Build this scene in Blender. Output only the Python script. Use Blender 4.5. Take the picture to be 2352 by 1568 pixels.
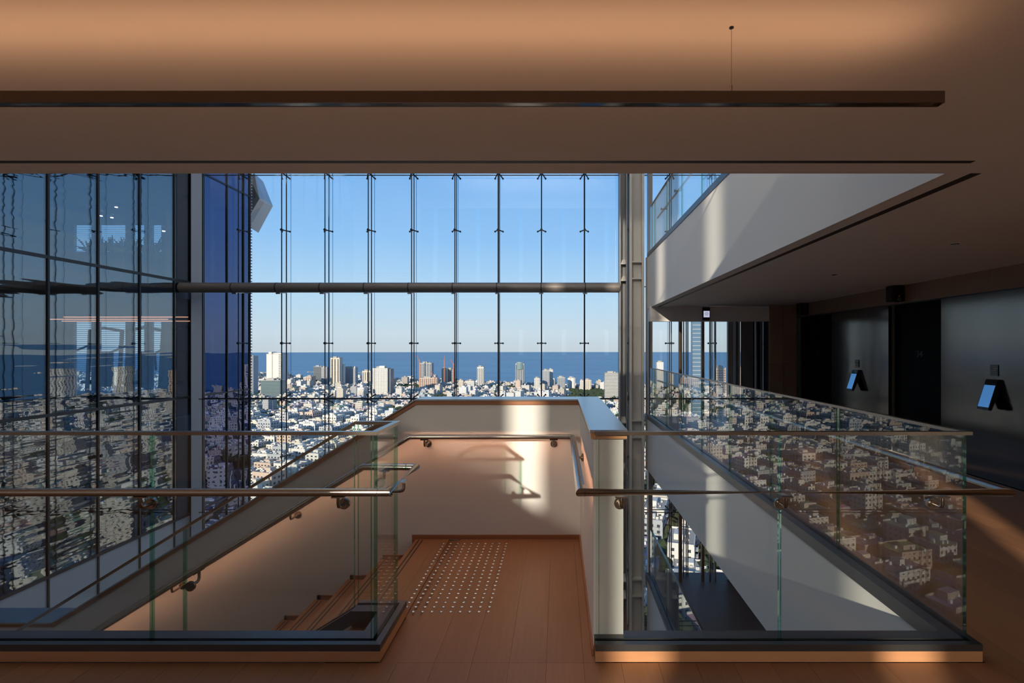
import bpy, bmesh, math, random
import numpy as np
from mathutils import Vector, Matrix, noise
random.seed(7)
R = random.Random(11)
scene = bpy.context.scene
for o in list(bpy.data.objects): bpy.data.objects.remove(o)
COL = scene.collection
# ------------------------------------------------------------------ camera, sky, sun, exposure
F, VX, VY = 1171.0, 1282.0, 801.0        # focal length in pixels, vanishing point
EYE = 1.6
cam = bpy.data.cameras.new('camera'); co = bpy.data.objects.new('camera', cam); COL.objects.link(co)
co.location = (0, 0, EYE); co.rotation_euler = (math.pi/2, 0, 0)
cam.sensor_width = 36; cam.lens = F/2352*36
cam.shift_x = -(VX-1176)/2352; cam.shift_y = (VY-784)/2352
cam.clip_start = 0.05; cam.clip_end = 200000
scene.camera = co
SUN_DIR = Vector((.393, 1.0, -.299)).normalized()
sun = bpy.data.lights.new('sun', 'SUN'); sun.energy = 5.5; sun.color = (1, .87, .70); sun.angle = math.radians(.7)
so = bpy.data.objects.new('sun', sun); COL.objects.link(so)
so.rotation_euler = SUN_DIR.to_track_quat('-Z', 'Y').to_euler()
w = bpy.data.worlds.new('world'); scene.world = w; w.use_nodes = True
nt = w.node_tree; nt.nodes.clear()
tc = nt.nodes.new('ShaderNodeTexCoord'); sx = nt.nodes.new('ShaderNodeSeparateXYZ')
rp = nt.nodes.new('ShaderNodeValToRGB'); bg = nt.nodes.new('ShaderNodeBackground'); wo = nt.nodes.new('ShaderNodeOutputWorld')
nt.links.new(tc.outputs['Generated'], sx.inputs[0]); nt.links.new(sx.outputs[2], rp.inputs[0])
nt.links.new(rp.outputs[0], bg.inputs[0]); nt.links.new(bg.outputs[0], wo.inputs[0])
els = rp.color_ramp.elements
stops = [(0.0, (.58, .65, .70)), (.03, (.60, .71, .78)), (.09, (.50, .70, .86)), (.20, (.29, .55, .88)), (.34, (.175, .42, .80)), (.60, (.09, .28, .66)), (1.0, (.05, .18, .5))]
els[0].position, els[0].color = stops[0][0], (*stops[0][1], 1)
els[1].position, els[1].color = 1.0, (*stops[-1][1], 1)
for p, c in stops[1:-1]:
    e = els.new(p); e.color = (*c, 1)
bg.inputs[1].default_value = 1.05
vs = scene.view_settings
vs.view_transform = 'Standard'; vs.look = 'None'; vs.gamma = 1; vs.use_curve_mapping = False; vs.exposure = 0.16
scene.cycles.transparent_max_bounces = 32
scene.cycles.max_bounces = 8; scene.cycles.diffuse_bounces = 4; scene.cycles.glossy_bounces = 4
scene.cycles.caustics_reflective = False; scene.cycles.caustics_refractive = False
scene.cycles.sample_clamp_indirect = 4

def lamp(name, loc, size, energy, color, rot=(0, 0, 0)):
    l = bpy.data.lights.new(name, 'AREA'); l.shape = 'RECTANGLE'; l.size, l.size_y = size; l.energy = energy; l.color = color
    o = bpy.data.objects.new(name, l); COL.objects.link(o); o.location = loc; o.rotation_euler = rot
    return o
# added area lights for fill: over the atrium, behind the camera, under the gallery
lamp('atrium_fill', (-3.0, 6.5, 8.6), (7, 7), 400, (1, .96, .93), (math.pi, 0, 0))
lamp('hall_fill', (-1.5, -4.2, 8.6), (8, 4), 460, (1, .94, .87), (math.pi, 0, 0))
lamp('lower_hall_fill', (-2.5, .6, -1.3), (8, 1.5), 25, (1, .8, .64))

# ------------------------------------------------------------------ materials
MAT = {}
def N(nt, t, **kw):
    n = nt.nodes.new(t)
    for k, v in kw.items():
        if k.startswith('i_'): n.inputs[k[2:].replace('_', ' ')].default_value = v
        else: setattr(n, k, v)
    return n
def newmat(name):
    m = bpy.data.materials.new(name); m.use_nodes = True; m.node_tree.nodes.clear(); MAT[name] = m
    return m, m.node_tree
def princ(name, col, rough=.5, metal=0., spec=.5, var=0., scale=(1, 1, 1), nscale=3., bump=0., emis=None, estr=0., objvar=0., aniso=0.):
    m, t = newmat(name); L = t.links
    b = N(t, 'ShaderNodeBsdfPrincipled'); out = N(t, 'ShaderNodeOutputMaterial'); L.new(b.outputs[0], out.inputs[0])
    b.inputs['Base Color'].default_value = (*col, 1); b.inputs['Roughness'].default_value = rough
    b.inputs['Metallic'].default_value = metal; b.inputs['Specular IOR Level'].default_value = spec
    if emis: b.inputs['Emission Color'].default_value = (*emis, 1); b.inputs['Emission Strength'].default_value = estr
    tcn = N(t, 'ShaderNodeTexCoord'); mp = N(t, 'ShaderNodeMapping'); mp.inputs['Scale'].default_value = scale
    L.new(tcn.outputs['Object'], mp.inputs[0])
    nz = N(t, 'ShaderNodeTexNoise'); nz.inputs['Scale'].default_value = nscale; nz.inputs['Detail'].default_value = 4
    L.new(mp.outputs[0], nz.inputs[0])
    if var or objvar:
        v = N(t, 'ShaderNodeMath', operation='MULTIPLY_ADD'); v.inputs[1].default_value = 2*var; v.inputs[2].default_value = 1-var
        L.new(nz.outputs[0], v.inputs[0]); last = v
        if objvar:
            oi = N(t, 'ShaderNodeObjectInfo'); v2 = N(t, 'ShaderNodeMath', operation='MULTIPLY_ADD')
            v2.inputs[1].default_value = 2*objvar; v2.inputs[2].default_value = 1-objvar; L.new(oi.outputs['Random'], v2.inputs[0])
            v3 = N(t, 'ShaderNodeMath', operation='MULTIPLY'); L.new(v.outputs[0], v3.inputs[0]); L.new(v2.outputs[0], v3.inputs[1]); last = v3
        mx = N(t, 'ShaderNodeVectorMath', operation='SCALE'); mx.inputs[0].default_value = col; L.new(last.outputs[0], mx.inputs['Scale'])
        L.new(mx.outputs[0], b.inputs['Base Color'])
    if bump:
        bp = N(t, 'ShaderNodeBump'); bp.inputs['Strength'].default_value = bump; bp.inputs['Distance'].default_value = .02
        L.new(nz.outputs[0], bp.inputs['Height']); L.new(bp.outputs[0], b.inputs['Normal'])
    return m
def glass(name, tint, f0, wav=0., wscale=1., gcol=(1, 1, 1), zstretch=1., fmax=1., xs=1.):
    """clear pane: straight-through transparency plus a Schlick reflection, the same from both faces"""
    m, t = newmat(name); L = t.links
    tr = N(t, 'ShaderNodeBsdfTransparent'); tr.inputs[0].default_value = (*tint, 1)
    gl = N(t, 'ShaderNodeBsdfGlossy'); gl.inputs['Roughness'].default_value = 0.0; gl.inputs[0].default_value = (*gcol, 1)
    g = N(t, 'ShaderNodeNewGeometry'); d = N(t, 'ShaderNodeVectorMath', operation='DOT_PRODUCT')
    L.new(g.outputs['Incoming'], d.inputs[0]); L.new(g.outputs['Normal'], d.inputs[1])
    a = N(t, 'ShaderNodeMath', operation='ABSOLUTE'); L.new(d.outputs['Value'], a.inputs[0])
    s = N(t, 'ShaderNodeMath', operation='SUBTRACT'); s.inputs[0].default_value = 1; L.new(a.outputs[0], s.inputs[1])
    p = N(t, 'ShaderNodeMath', operation='POWER'); p.inputs[1].default_value = 5; L.new(s.outputs[0], p.inputs[0])
    f = N(t, 'ShaderNodeMath', operation='MULTIPLY_ADD'); f.inputs[1].default_value = fmax-f0; f.inputs[2].default_value = f0; L.new(p.outputs[0], f.inputs[0])
    mx = N(t, 'ShaderNodeMixShader'); L.new(f.outputs[0], mx.inputs[0]); L.new(tr.outputs[0], mx.inputs[1]); L.new(gl.outputs[0], mx.inputs[2])
    out = N(t, 'ShaderNodeOutputMaterial'); L.new(mx.outputs[0], out.inputs[0])
    if wav:
        tcn = N(t, 'ShaderNodeTexCoord'); mp = N(t, 'ShaderNodeMapping'); mp.inputs['Scale'].default_value = (xs, xs, zstretch); L.new(tcn.outputs['Object'], mp.inputs[0])
        nz = N(t, 'ShaderNodeTexNoise'); nz.inputs['Scale'].default_value = wscale; nz.inputs['Detail'].default_value = 1.5; L.new(mp.outputs[0], nz.inputs[0])
        bp = N(t, 'ShaderNodeBump'); bp.inputs['Strength'].default_value = 1; bp.inputs['Distance'].default_value = wav; L.new(nz.outputs[0], bp.inputs['Height'])
        L.new(bp.outputs[0], gl.inputs['Normal'])
    return m
princ('wall_paint', (.74, .73, .70), .75, spec=.25, var=.015, nscale=1.5)
princ('pony_paint', (.655, .665, .65), .7, spec=.25, var=.015, nscale=1.5)
princ('ceiling_paint', (.79, .77, .75), .85, spec=.15, var=.01, nscale=.8)
princ('floor_oak', (.275, .130, .062), .42, spec=.35, var=.16, scale=(26, 1.3, 8), nscale=2.2, objvar=.10, bump=.03)
princ('stair_oak', (.285, .132, .062), .45, spec=.35, var=.16, scale=(1.5, 22, 8), nscale=2.2, objvar=.07, bump=.03)
princ('curb_oak', (.50, .25, .12), .45, spec=.35, var=.12, scale=(1.5, 20, 20), nscale=2)
princ('trim_oak', (.30, .13, .06), .4, spec=.4, var=.12, scale=(2, 20, 20), nscale=2)
princ('panel_walnut', (.30, .20, .14), .5, spec=.3, var=.15, scale=(10, 1, 1), nscale=2, objvar=.13)
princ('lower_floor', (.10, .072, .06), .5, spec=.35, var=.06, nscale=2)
princ('groove_black', (.02, .017, .015), .6)
princ('steel_brushed', (.42, .37, .32), .24, 1., var=.05, scale=(1, 1, 40), nscale=3)
princ('steel_cap', (.42, .43, .45), .25, 1., var=.10, scale=(1, 14, 1), nscale=5)
princ('rail_bronze', (.26, .225, .19), .25, 1.)
princ('dark_channel', (.11, .115, .12), .35, .8)
princ('rod_black', (.022, .024, .03), .4, .3)
princ('tube_bronze', (.17, .155, .145), .4, .3)
princ('column_paint', (.62, .60, .56), .5, spec=.4, var=.03, nscale=2)
princ('column_dark', (.26, .265, .27), .42, .3, var=.05, nscale=2)
princ('lamp_bronze', (.15, .098, .068), .42, .6)
princ('lamp_glow', (.1, .06, .03), .6, emis=(1, .50, .25), estr=10.5)
princ('led_glow', (.1, .06, .03), .6, emis=(1, .44, .23), estr=36)
princ('lens_black', (.02, .02, .022), .12)
princ('black_plastic', (.012, .012, .013), .25)
princ('lift_black', (.004, .004, .0045), .5, spec=.04)
princ('lift_steel', (.125, .12, .115), .14, 1., var=.08, scale=(1, 1, .8), nscale=1.2, bump=.09)
princ('screen_blue', (.02, .05, .1), .15, emis=(.045, .15, .36), estr=1.0)
princ('screen_pale', (.3, .3, .4), .3, emis=(.55, .56, .75), estr=.8)
princ('letter_grey', (.35, .35, .35), .5)
princ('letter_faint', (.03, .03, .03), .5)
princ('frame_brown', (.16, .12, .09), .45, .5)
princ('frame_grey', (.24, .25, .26), .45, .4)
princ('panel_grey', (.14, .145, .155), .5, .2)
princ('spandrel', (.34, .40, .47), .3)
princ('corner_paint', (.50, .63, .85), .5)
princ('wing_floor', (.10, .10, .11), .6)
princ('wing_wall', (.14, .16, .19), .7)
princ('blind_white', (.6, .64, .68), .6)
princ('machine_dark', (.03, .035, .045), .4, .4)
princ('machine_grey', (.35, .38, .42), .4, .4)
princ('leaf_dark', (.03, .06, .04), .6)
princ('lamp_white', (.8, .8, .8), .5, emis=(1, .8, .6), estr=9)
princ('led_red', (.8, .5, .4), .5, emis=(1, .35, .18), estr=2.2)
princ('stud_steel', (.62, .6, .58), .18, 1.)
princ('soffit_metal', (.34, .36, .40), .35, .5)
princ('soffit_dark', (.08, .095, .12), .4, .5)
princ('city_white', (.68, .64, .58), .85, spec=.1, var=.08, nscale=.15)
princ('city_cream', (.66, .58, .47), .85, spec=.1, var=.08, nscale=.15)
princ('city_peach', (.58, .44, .35), .85, spec=.1, var=.08, nscale=.15)
princ('city_grey', (.40, .41, .42), .85, spec=.1, var=.08, nscale=.15)
princ('city_dark', (.12, .14, .16), .3, spec=.5)
princ('city_teal', (.18, .26, .27), .2, spec=.6)
princ('city_bluish', (.10, .17, .24), .3)
princ('city_window', (.045, .055, .065), .25)
princ('city_roof', (.42, .39, .34), .9, spec=.1, var=.12, nscale=.3)
princ('city_orange', (.55, .22, .10), .9, spec=.1)
princ('city_ground', (.15, .145, .13), .95, spec=.05, var=.35, nscale=.03)
princ('tree_green', (.050, .066, .034), .95, spec=.05, var=.4, nscale=.05)
princ('crane_red', (.5, .16, .08), .7)
princ('rock_grey', (.36, .33, .28), .9)
glass('rail_glass', (.95, .966, .958), .042)
glass('edge_green', (.30, .62, .50), .06, gcol=(.7, 1, .85))
glass('facade_glass', (.93, .95, .96), .03, wav=.0006, wscale=1.3)
glass('wing_glass', (.62, .74, .82), .155, wav=.0042, wscale=1.0, zstretch=4.6, xs=.3, gcol=(.92, .95, 1))
glass('blue_glass', (.10, .13, .2), .22, wav=.002, wscale=1.0, zstretch=2, gcol=(.42, .52, .95))
# sea
m, t = newmat('sea_water'); b = N(t, 'ShaderNodeBsdfPrincipled'); out = N(t, 'ShaderNodeOutputMaterial'); t.links.new(b.outputs[0], out.inputs[0])
b.inputs['Base Color'].default_value = (.045, .135, .235, 1); b.inputs['Roughness'].default_value = .55; b.inputs['Specular IOR Level'].default_value = .12
tcn = N(t, 'ShaderNodeTexCoord'); mp = N(t, 'ShaderNodeMapping'); mp.inputs['Scale'].default_value = (.0009, .006, 1); t.links.new(tcn.outputs['Object'], mp.inputs[0])
nz = N(t, 'ShaderNodeTexNoise'); nz.inputs['Scale'].default_value = 1.; nz.inputs['Detail'].default_value = 6; t.links.new(mp.outputs[0], nz.inputs[0])
cr = N(t, 'ShaderNodeValToRGB'); cr.color_ramp.elements[0].color = (.15, .28, .37, 1); cr.color_ramp.elements[1].color = (.19, .335, .425, 1)
cr.color_ramp.elements[0].position = .35; cr.color_ramp.elements[1].position = .68
t.links.new(nz.outputs[0], cr.inputs[0]); t.links.new(cr.outputs[0], b.inputs['Base Color'])
# added sun mask behind the camera: lets a little sun straight through
m, t = newmat('sun_mask'); out = N(t, 'ShaderNodeOutputMaterial'); mx = N(t, 'ShaderNodeMixShader'); mx.inputs[0].default_value = .285
df = N(t, 'ShaderNodeBsdfDiffuse'); df.inputs[0].default_value = (.35, .31, .27, 1); tr = N(t, 'ShaderNodeBsdfTransparent')
t.links.new(df.outputs[0], mx.inputs[1]); t.links.new(tr.outputs[0], mx.inputs[2]); t.links.new(mx.outputs[0], out.inputs[0])
# far city walls with a window grid laid out in metres (UV)
def city_mass_mat():
    m, t = newmat('city_mass'); L = t.links
    b = N(t, 'ShaderNodeBsdfPrincipled'); b.inputs['Roughness'].default_value = .85; b.inputs['Specular IOR Level'].default_value = .1
    out = N(t, 'ShaderNodeOutputMaterial'); L.new(b.outputs[0], out.inputs[0])
    uv = N(t, 'ShaderNodeUVMap'); uv.uv_map = 'UVMap'; s = N(t, 'ShaderNodeSeparateXYZ'); L.new(uv.outputs[0], s.inputs[0])
    def M(op, a, bb=None, c=None):
        n = N(t, 'ShaderNodeMath', operation=op)
        for i, v in enumerate((a, bb, c)):
            if v is None: continue
            if isinstance(v, (int, float)): n.inputs[i].default_value = v
            else: L.new(v, n.inputs[i])
        return n.outputs[0]
    fu = M('FRACT', M('DIVIDE', s.outputs[0], 3.1)); fv = M('FRACT', M('DIVIDE', s.outputs[1], 3.1))
    wu = M('MULTIPLY', M('GREATER_THAN', fu, .28), M('LESS_THAN', fu, .72))
    wv = M('MULTIPLY', M('GREATER_THAN', fv, .35), M('LESS_THAN', fv, .78))
    ww = M('MULTIPLY', wu, wv)
    at = N(t, 'ShaderNodeVertexColor'); at.layer_name = 'tint'
    mx = N(t, 'ShaderNodeMix', data_type='RGBA'); L.new(ww, mx.inputs['Factor']); L.new(at.outputs[0], mx.inputs['A']); mx.inputs['B'].default_value = (.07, .08, .09, 1)
    L.new(mx.outputs['Result'], b.inputs['Base Color'])
city_mass_mat()

# ------------------------------------------------------------------ helpers
class MB:
    def __init__(s): s.v = []; s.f = []
    def add(s, vs, fs):
        n = len(s.v); s.v += [tuple(p) for p in vs]; s.f += [tuple(i+n for i in f) for f in fs]; return s
    def box(s, x0, x1, y0, y1, z0, z1):
        x0, x1 = sorted((x0, x1)); y0, y1 = sorted((y0, y1)); z0, z1 = sorted((z0, z1))
        return s.add([(x0,y0,z0),(x1,y0,z0),(x1,y1,z0),(x0,y1,z0),(x0,y0,z1),(x1,y0,z1),(x1,y1,z1),(x0,y1,z1)],
                     [(0,3,2,1),(4,5,6,7),(0,1,5,4),(1,2,6,5),(2,3,7,6),(3,0,4,7)])
    def prism(s, poly, a0, a1, axis='y'):
        """poly in the plane across axis: (x,z) for y, (y,z) for x, (x,y) for z"""
        def P(p, a): return {'y': (p[0], a, p[1]), 'x': (a, p[0], p[1]), 'z': (p[0], p[1], a)}[axis]
        n = len(poly)
        return s.add([P(p, a0) for p in poly]+[P(p, a1) for p in poly],
                     [tuple(range(n)), tuple(range(2*n-1, n-1, -1))]+[(i, i+n, (i+1) % n+n, (i+1) % n) for i in range(n)])
    def tube(s, path, r, n=12, cap=True):
        path = [Vector(p) for p in path]; rings = []; base = len(s.v); m = len(path)
        up = None
        for i, p in enumerate(path):
            if i == 0: t = (path[1]-p).normalized(); k = 1
            elif i == m-1: t = (p-path[i-1]).normalized(); k = 1
            else:
                a = (p-path[i-1]).normalized(); bb = (path[i+1]-p).normalized(); t = (a+bb).normalized(); k = 1/max(.3, a.dot(t))
            if up is None:
                up = Vector((0, 0, 1)) if abs(t.z) < .9 else Vector((1, 0, 0))
                x = t.cross(up).normalized(); y = x.cross(t).normalized()
            else:
                x = (x - t*x.dot(t)).normalized(); y = x.cross(t).normalized()
            bis = None
            if 0 < i < m-1 and (bb-a).length > 1e-4: bis = (bb-a).normalized()
            for j in range(n):
                an = 2*math.pi*j/n; off = (x*math.cos(an)+y*math.sin(an))*r
                if bis is not None: off += bis*(off.dot(bis))*(k-1)
                s.v.append(tuple(p+off))
        for i in range(m-1):
            for j in range(n):
                a0 = base+i*n+j; a1 = base+i*n+(j+1) % n
                s.f.append((a0, a1, a1+n, a0+n))
        if cap: s.f.append(tuple(base+j for j in range(n-1, -1, -1))); s.f.append(tuple(base+(m-1)*n+j for j in range(n)))
        return s
    def cyl(s, p0, p1, r, n=16): return s.tube([p0, p1], r, n)
    def build(s, name, mat, parent=None, smooth=False, recalc=True):
        me = bpy.data.meshes.new(name); o = bpy.data.objects.new(name, me); COL.objects.link(o)
        org = Vector((0, 0, 0)); p = parent
        if parent is not None: o.parent = parent; org = Vector(parent['org'])
        o['org'] = tuple(org)
        me.from_pydata([tuple(Vector(v)-org) for v in s.v], [], s.f)
        if recalc:
            bm = bmesh.new(); bm.from_mesh(me); bmesh.ops.recalc_face_normals(bm, faces=bm.faces); bm.to_mesh(me); bm.free()
        if smooth:
            me.shade_smooth(); 
            try: me.set_sharp_from_angle(angle=math.radians(40))
            except Exception: pass
        me.materials.append(MAT[mat]); return o
def empty(name, loc=(0, 0, 0)):
    o = bpy.data.objects.new(name, None); COL.objects.link(o); o.location = loc; o['org'] = tuple(loc); o.empty_display_size = .1
    return o
def tag(o, label=None, cat=None, group=None, kind=None):
    if label: o['label'] = label
    if cat: o['category'] = cat
    if group: o['group'] = group
    if kind: o['kind'] = kind
    return o
def B(*a): return MB().box(*a)
def bevelbox(x0, x1, y0, y1, z0, z1, c=.004):
    """box with chamfered long edges all round"""
    bm = bmesh.new(); bmesh.ops.create_cube(bm, size=1)
    for v in bm.verts: v.co = Vector(((x0+x1)/2+v.co.x*abs(x1-x0), (y0+y1)/2+v.co.y*abs(y1-y0), (z0+z1)/2+v.co.z*abs(z1-z0)))
    bmesh.ops.bevel(bm, geom=bm.edges[:], offset=c, segments=2, affect='EDGES', profile=.5)
    mb = MB(); mb.add([v.co[:] for v in bm.verts], [[v.index for v in f.verts] for f in bm.faces]); bm.free(); return mb
def at(px, py, Y): return ((px-VX)*Y/F, Y, EYE-(py-VY)*Y/F)
def text(name, body, size, loc, rot, mat, parent, ext=.001):
    c = bpy.data.curves.new(name, 'FONT'); c.body = body; c.size = size; c.extrude = ext; c.align_x = 'CENTER'; c.align_y = 'CENTER'
    o = bpy.data.objects.new(name, c); COL.objects.link(o); c.materials.append(MAT[mat]); o.parent = parent
    bpy.context.view_layer.update(); dg = bpy.context.evaluated_depsgraph_get(); me = bpy.data.meshes.new_from_object(o.evaluated_get(dg)); bpy.data.objects.remove(o); bpy.data.curves.remove(c)
    o = bpy.data.objects.new(name, me); COL.objects.link(o); o.parent = parent; me.materials.clear(); me.materials.append(MAT[mat])
    o.location = Vector(loc)-Vector(parent['org']); o.rotation_euler = rot; return o

XL, XR, XV = -8.83, 5.24, 2.05         # glass side wall, lift wall, edge of the void
YE, YF, YB = 2.65, 12.30, -8.0         # slab edge, facade, wall behind the camera
LV = 3.7; CEIL = 2.53

# ------------------------------------------------------------------ floors
fl = tag(B(XL, XR, YB, 2.60, -.30, -.012).build('floor', 'floor_oak'), 'honey oak board floor of the gallery and stair landing', kind='structure')
fl['org'] = (0, 0, 0)
B(-1.2, .19, 2.60, 4.30, -.30, -.012).build('landing_slab', 'floor_oak', fl)
B(XV+.02, XR, 2.60, 12.1, -.30, -.012).build('corridor_slab', 'floor_oak', fl)
gap = .0011
def plank(x0, x1, y0, y1):
    B(x0+gap/2, x1-gap/2, y0+gap/2, y1-gap/2, -.012, 0).build('plank', 'floor_oak', fl, recalc=False)
wd = .19
# front strip and the landing in front of the camera
n = 0; x = -8.8
while x < XR-.02:
    x1 = min(x+wd, XR)
    if x > -4.2: plank(x, x1, .9, 2.60)
    x = x1
x = -1.2
while x < .18:
    x1 = min(x+wd, .19)
    if x < -.93: plank(x, min(x1, -.915) if x1 > -.915 > x else x1, 3.06, 4.30)
    else:
        ym = 2.60+.35+R.random()*1.1
        plank(x, x1, 2.60, 4.30)
    x = x1
x = XV+.13
while x < XR-.02:
    x1 = min(x+wd, XR); y = 2.60; first = True
    while y < 12.0:
        y1 = min(y+(.5+R.random()*1.6 if first else 1.9+R.random()*.4), 12.1)
        if y1 > 11.4: y1 = 12.1
        plank(x, x1, y, y1); y = y1; first = False
    x = x1
# tactile studs on the landing: 10 columns, 20 rows
bm = bmesh.new(); bmesh.ops.create_uvsphere(bm, u_segments=10, v_segments=6, radius=.0115)
for v in bm.verts: v.co.z = max(v.co.z, 0)*.45
bmesh.ops.remove_doubles(bm, verts=bm.verts, dist=1e-5); stud_me = bpy.data.meshes.new('tactile_stud'); bm.to_mesh(stud_me); bm.free(); stud_me.shade_smooth()
stud_me.materials.append(MAT['stud_steel'])
for r in range(20):
    for c in range(10):
        o = bpy.data.objects.new('tactile_stud', stud_me); COL.objects.link(o); o.parent = fl
        yy = 3.105 + r*.0572
        o.location = (-.952+.012+c*.0572+ .0, yy, 0)

# lower floors
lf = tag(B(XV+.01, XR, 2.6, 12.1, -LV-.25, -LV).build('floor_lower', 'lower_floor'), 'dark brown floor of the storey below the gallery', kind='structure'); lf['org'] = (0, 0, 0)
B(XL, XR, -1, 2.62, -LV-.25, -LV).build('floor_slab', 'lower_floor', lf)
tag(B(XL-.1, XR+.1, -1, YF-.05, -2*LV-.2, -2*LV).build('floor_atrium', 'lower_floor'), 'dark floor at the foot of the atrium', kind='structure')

# ------------------------------------------------------------------ ceilings with their black slots
def gallery(z, name, label):
    """slab edge over the void: soffit boards with a slot, fascia band and top"""
    c = MB()
    yb = -.2
    c.box(XL, XR, yb, 2.520, z-1.17, z-1.14)                 # before the slot
    c.box(XL, XV, 2.557, 2.66, z-1.17, z-1.14); c.box(XV, XR, 2.557, 2.70, z-1.17, z-1.14)
    c.box(XL-.0, -8.3, 2.520, 2.557, z-1.17, z-1.14); c.box(2.067, XR, 2.520, 2.557, z-1.17, z-1.14)
    c.box(XV+.03, 2.185, 2.70, 12.1, z-1.17, z-1.14)
    c.box(2.247, 3.20, 2.70, 12.1, z-1.17, z-1.14); c.box(2.185, 2.247, 11.7, 12.1, z-1.17, z-1.14)
    c.box(3.20, XR, 2.70, 12.1, z-1.135, z-1.10)
    c.box(3.19, 3.22, 2.70, 12.1, z-1.165, z-1.10)
    o = c.build(name, 'ceiling_paint'); tag(o, label, kind='structure'); o['org'] = (0, 0, 0)
    MB().box(XL, XR, yb, 2.655, z-1.05, z-.02).box(XV+.03, XR, 2.70, 12.1, z-1.05, z-.02).build('slab', 'wall_paint', o)
    s = MB(); s.box(-8.3, 2.067, 2.520, 2.557, z-1.1695, z-1.06); s.build('ceiling_slot', 'groove_black', o)
    s = MB(); s.box(2.185, 2.247, 2.70, 11.7, z-1.1695, z-1.06); s.build('ceiling_slot', 'groove_black', o)
    return o
ceil = gallery(LV, 'ceiling', 'flat warm white ceiling over the gallery with long black slots along the void')
ceil2 = gallery(0, 'ceiling_lower', 'ceiling of the storey below with a black slot')
# fascias of the void's right side (white bands between storeys)
for k, nm, lb in ((1, 'wall_fascia_upper', 'white fascia band of the storey above along the void'), (0, 'wall_fascia', 'white fascia band below the corridor balustrade'), (-1, 'wall_fascia_lower', 'white fascia band of the lowest corridor')):
    z = k*LV
    o = tag(B(XV, XV+.03, 2.705, 11.75, z-1.172, z+.0).build(nm, 'wall_paint'), lb, kind='structure')
    em = B(XL, XV+.03, 2.66, 2.70, z-1.172, z-.0) if k else MB().box(XL, -.96, 2.66, 2.70, -1.172, -.0).box(.20, XV+.03, 2.66, 2.70, -1.172, 0).box(-.96, .185, 2.66, 2.70, -1.172, -.31)
    o2 = tag(em.build(nm.replace('fascia', 'edge'), 'wall_paint'), lb.replace('fascia band', 'slab edge').replace('along', 'facing'), kind='structure')
tag(B(XL-.3, XR+.3, YB-.1, 12.45, 11.2, 11.4).build('ceiling_roof', 'ceiling_paint'), 'roof over the atrium', kind='structure')

# ------------------------------------------------------------------ walls
tag(B(XR+.16, XR+.3, YB, 12.45, -2*LV, 11.3).build('wall_right', 'wall_paint'), 'right-hand wall behind the lift fronts', kind='structure')
tag(MB().box(XL-.15, XL, YB, 2.6, -2*LV, 11.3).build('wall_left', 'wall_paint'), 'solid wall left of the camera', kind='structure')
tag(B(XL, XR+.3, -1.1, -1.0, -2*LV, -.3).build('wall_under', 'wall_paint'), 'wall of the storey below under the gallery', kind='structure')
# wall behind the camera: added sun masks with clear gaps, raked sun block below
wb = tag(MB().box(XL, XR+.3, YB-.1, YB, 10.6, 11.3).box(XL, XR+.3, YB-.1, YB, -.3, 1.2).build('wall_back', 'wall_paint'), 'unseen wall behind the camera with added panels that shape the sun', kind='structure')
wb['org'] = (0, 0, 0)
gaps = [-3.75+1.37*k for k in range(-4, 7)]
xs = XL
for g in gaps:
    if g-.13 > xs and g < XR: B(xs, g-.13, YB-.03, YB-.02, 1.2, 10.6).build('sun_mask_panel', 'sun_mask', wb)
    xs = max(xs, g+.13)
if xs < XR+.3: B(xs, XR+.3, YB-.03, YB-.02, 1.2, 10.6).build('sun_mask_panel', 'sun_mask', wb)
MB().prism([(XL, 0), (-4.15, 0), (-4.15, 3.40), (-5.86, 4.44), (XL, 6.25)], YB+.05, YB+.20).build('sun_block', 'wall_paint', wb)  # added block, raked to cut the sun diagonally on the stair wall

# ------------------------------------------------------------------ facade (cable-stayed glass wall)
ROWS = [-7.65, -4.965, -2.28, .41, 3.10, 5.79, 8.48, 11.17]
COLX = [at(1342-97.8*i, 0, YF)[0] for i in range(-5, 9)]       # mullion lines
COLX = sorted(COLX); 
win = empty('window_1', (0, YF, 0)); tag(win, 'tall cable-stayed glass facade looking over the city', kind='structure')
xs = [XL+.30]+[x for x in COLX if x > XL+.35 and x < XR]+[XR+.2]
for i in range(len(xs)-1):
    for j in range(len(ROWS)-1):
        B(xs[i]+.009, xs[i+1]-.009, YF, YF+.016, ROWS[j]+.009, ROWS[j+1]-.009).build('glass_pane', 'facade_glass', win, recalc=False)
for x in xs[1:-1]:
    B(x-.0095, x+.0095, YF-.001, YF+.018, ROWS[0], ROWS[-1]).build('glass_joint', 'rod_black', win)
    MB().cyl((x, YF-.20, ROWS[0]), (x, YF-.20, ROWS[-1]), .013, 8).build('cable', 'rod_black', win)
    MB().cyl((x+.0, YF+.22, ROWS[0]), (x+.0, YF+.22, ROWS[-1]), .004, 6).build('outer_cable', 'rod_black', win)
for z in ROWS[1:-1]:
    B(xs[0], xs[-1], YF-.001, YF+.018, z-.010, z+.010).build('glass_joint', 'rod_black', win)
    if abs(z-3.10) > .1: MB().cyl((xs[0], YF-.20, z), (xs[-1], YF-.20, z), .011, 8).build('cable', 'rod_black', win)
def spider(x, z, big):
    m = MB(); y0, y1 = YF-.20, YF-.012
    m.cyl((x, y0-.03, z), (x, y0+.03, z), .030, 8)
    for sx_ in (-1, 1):
        for sz in ((-1, 1) if big else (0,)):
            e = (x+sx_*.095, y1, z+sz*.09)
            m.tube([(x, y0, z), (x+sx_*.05, (y0+y1)/2, z+sz*.05), e], .015, 6); m.cyl((e[0], y1-.012, e[2]), (e[0], y1+.010, e[2]), .022, 8)
    m.build('spider_bracket' if big else 'glass_clamp', 'rod_black', win)
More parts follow.
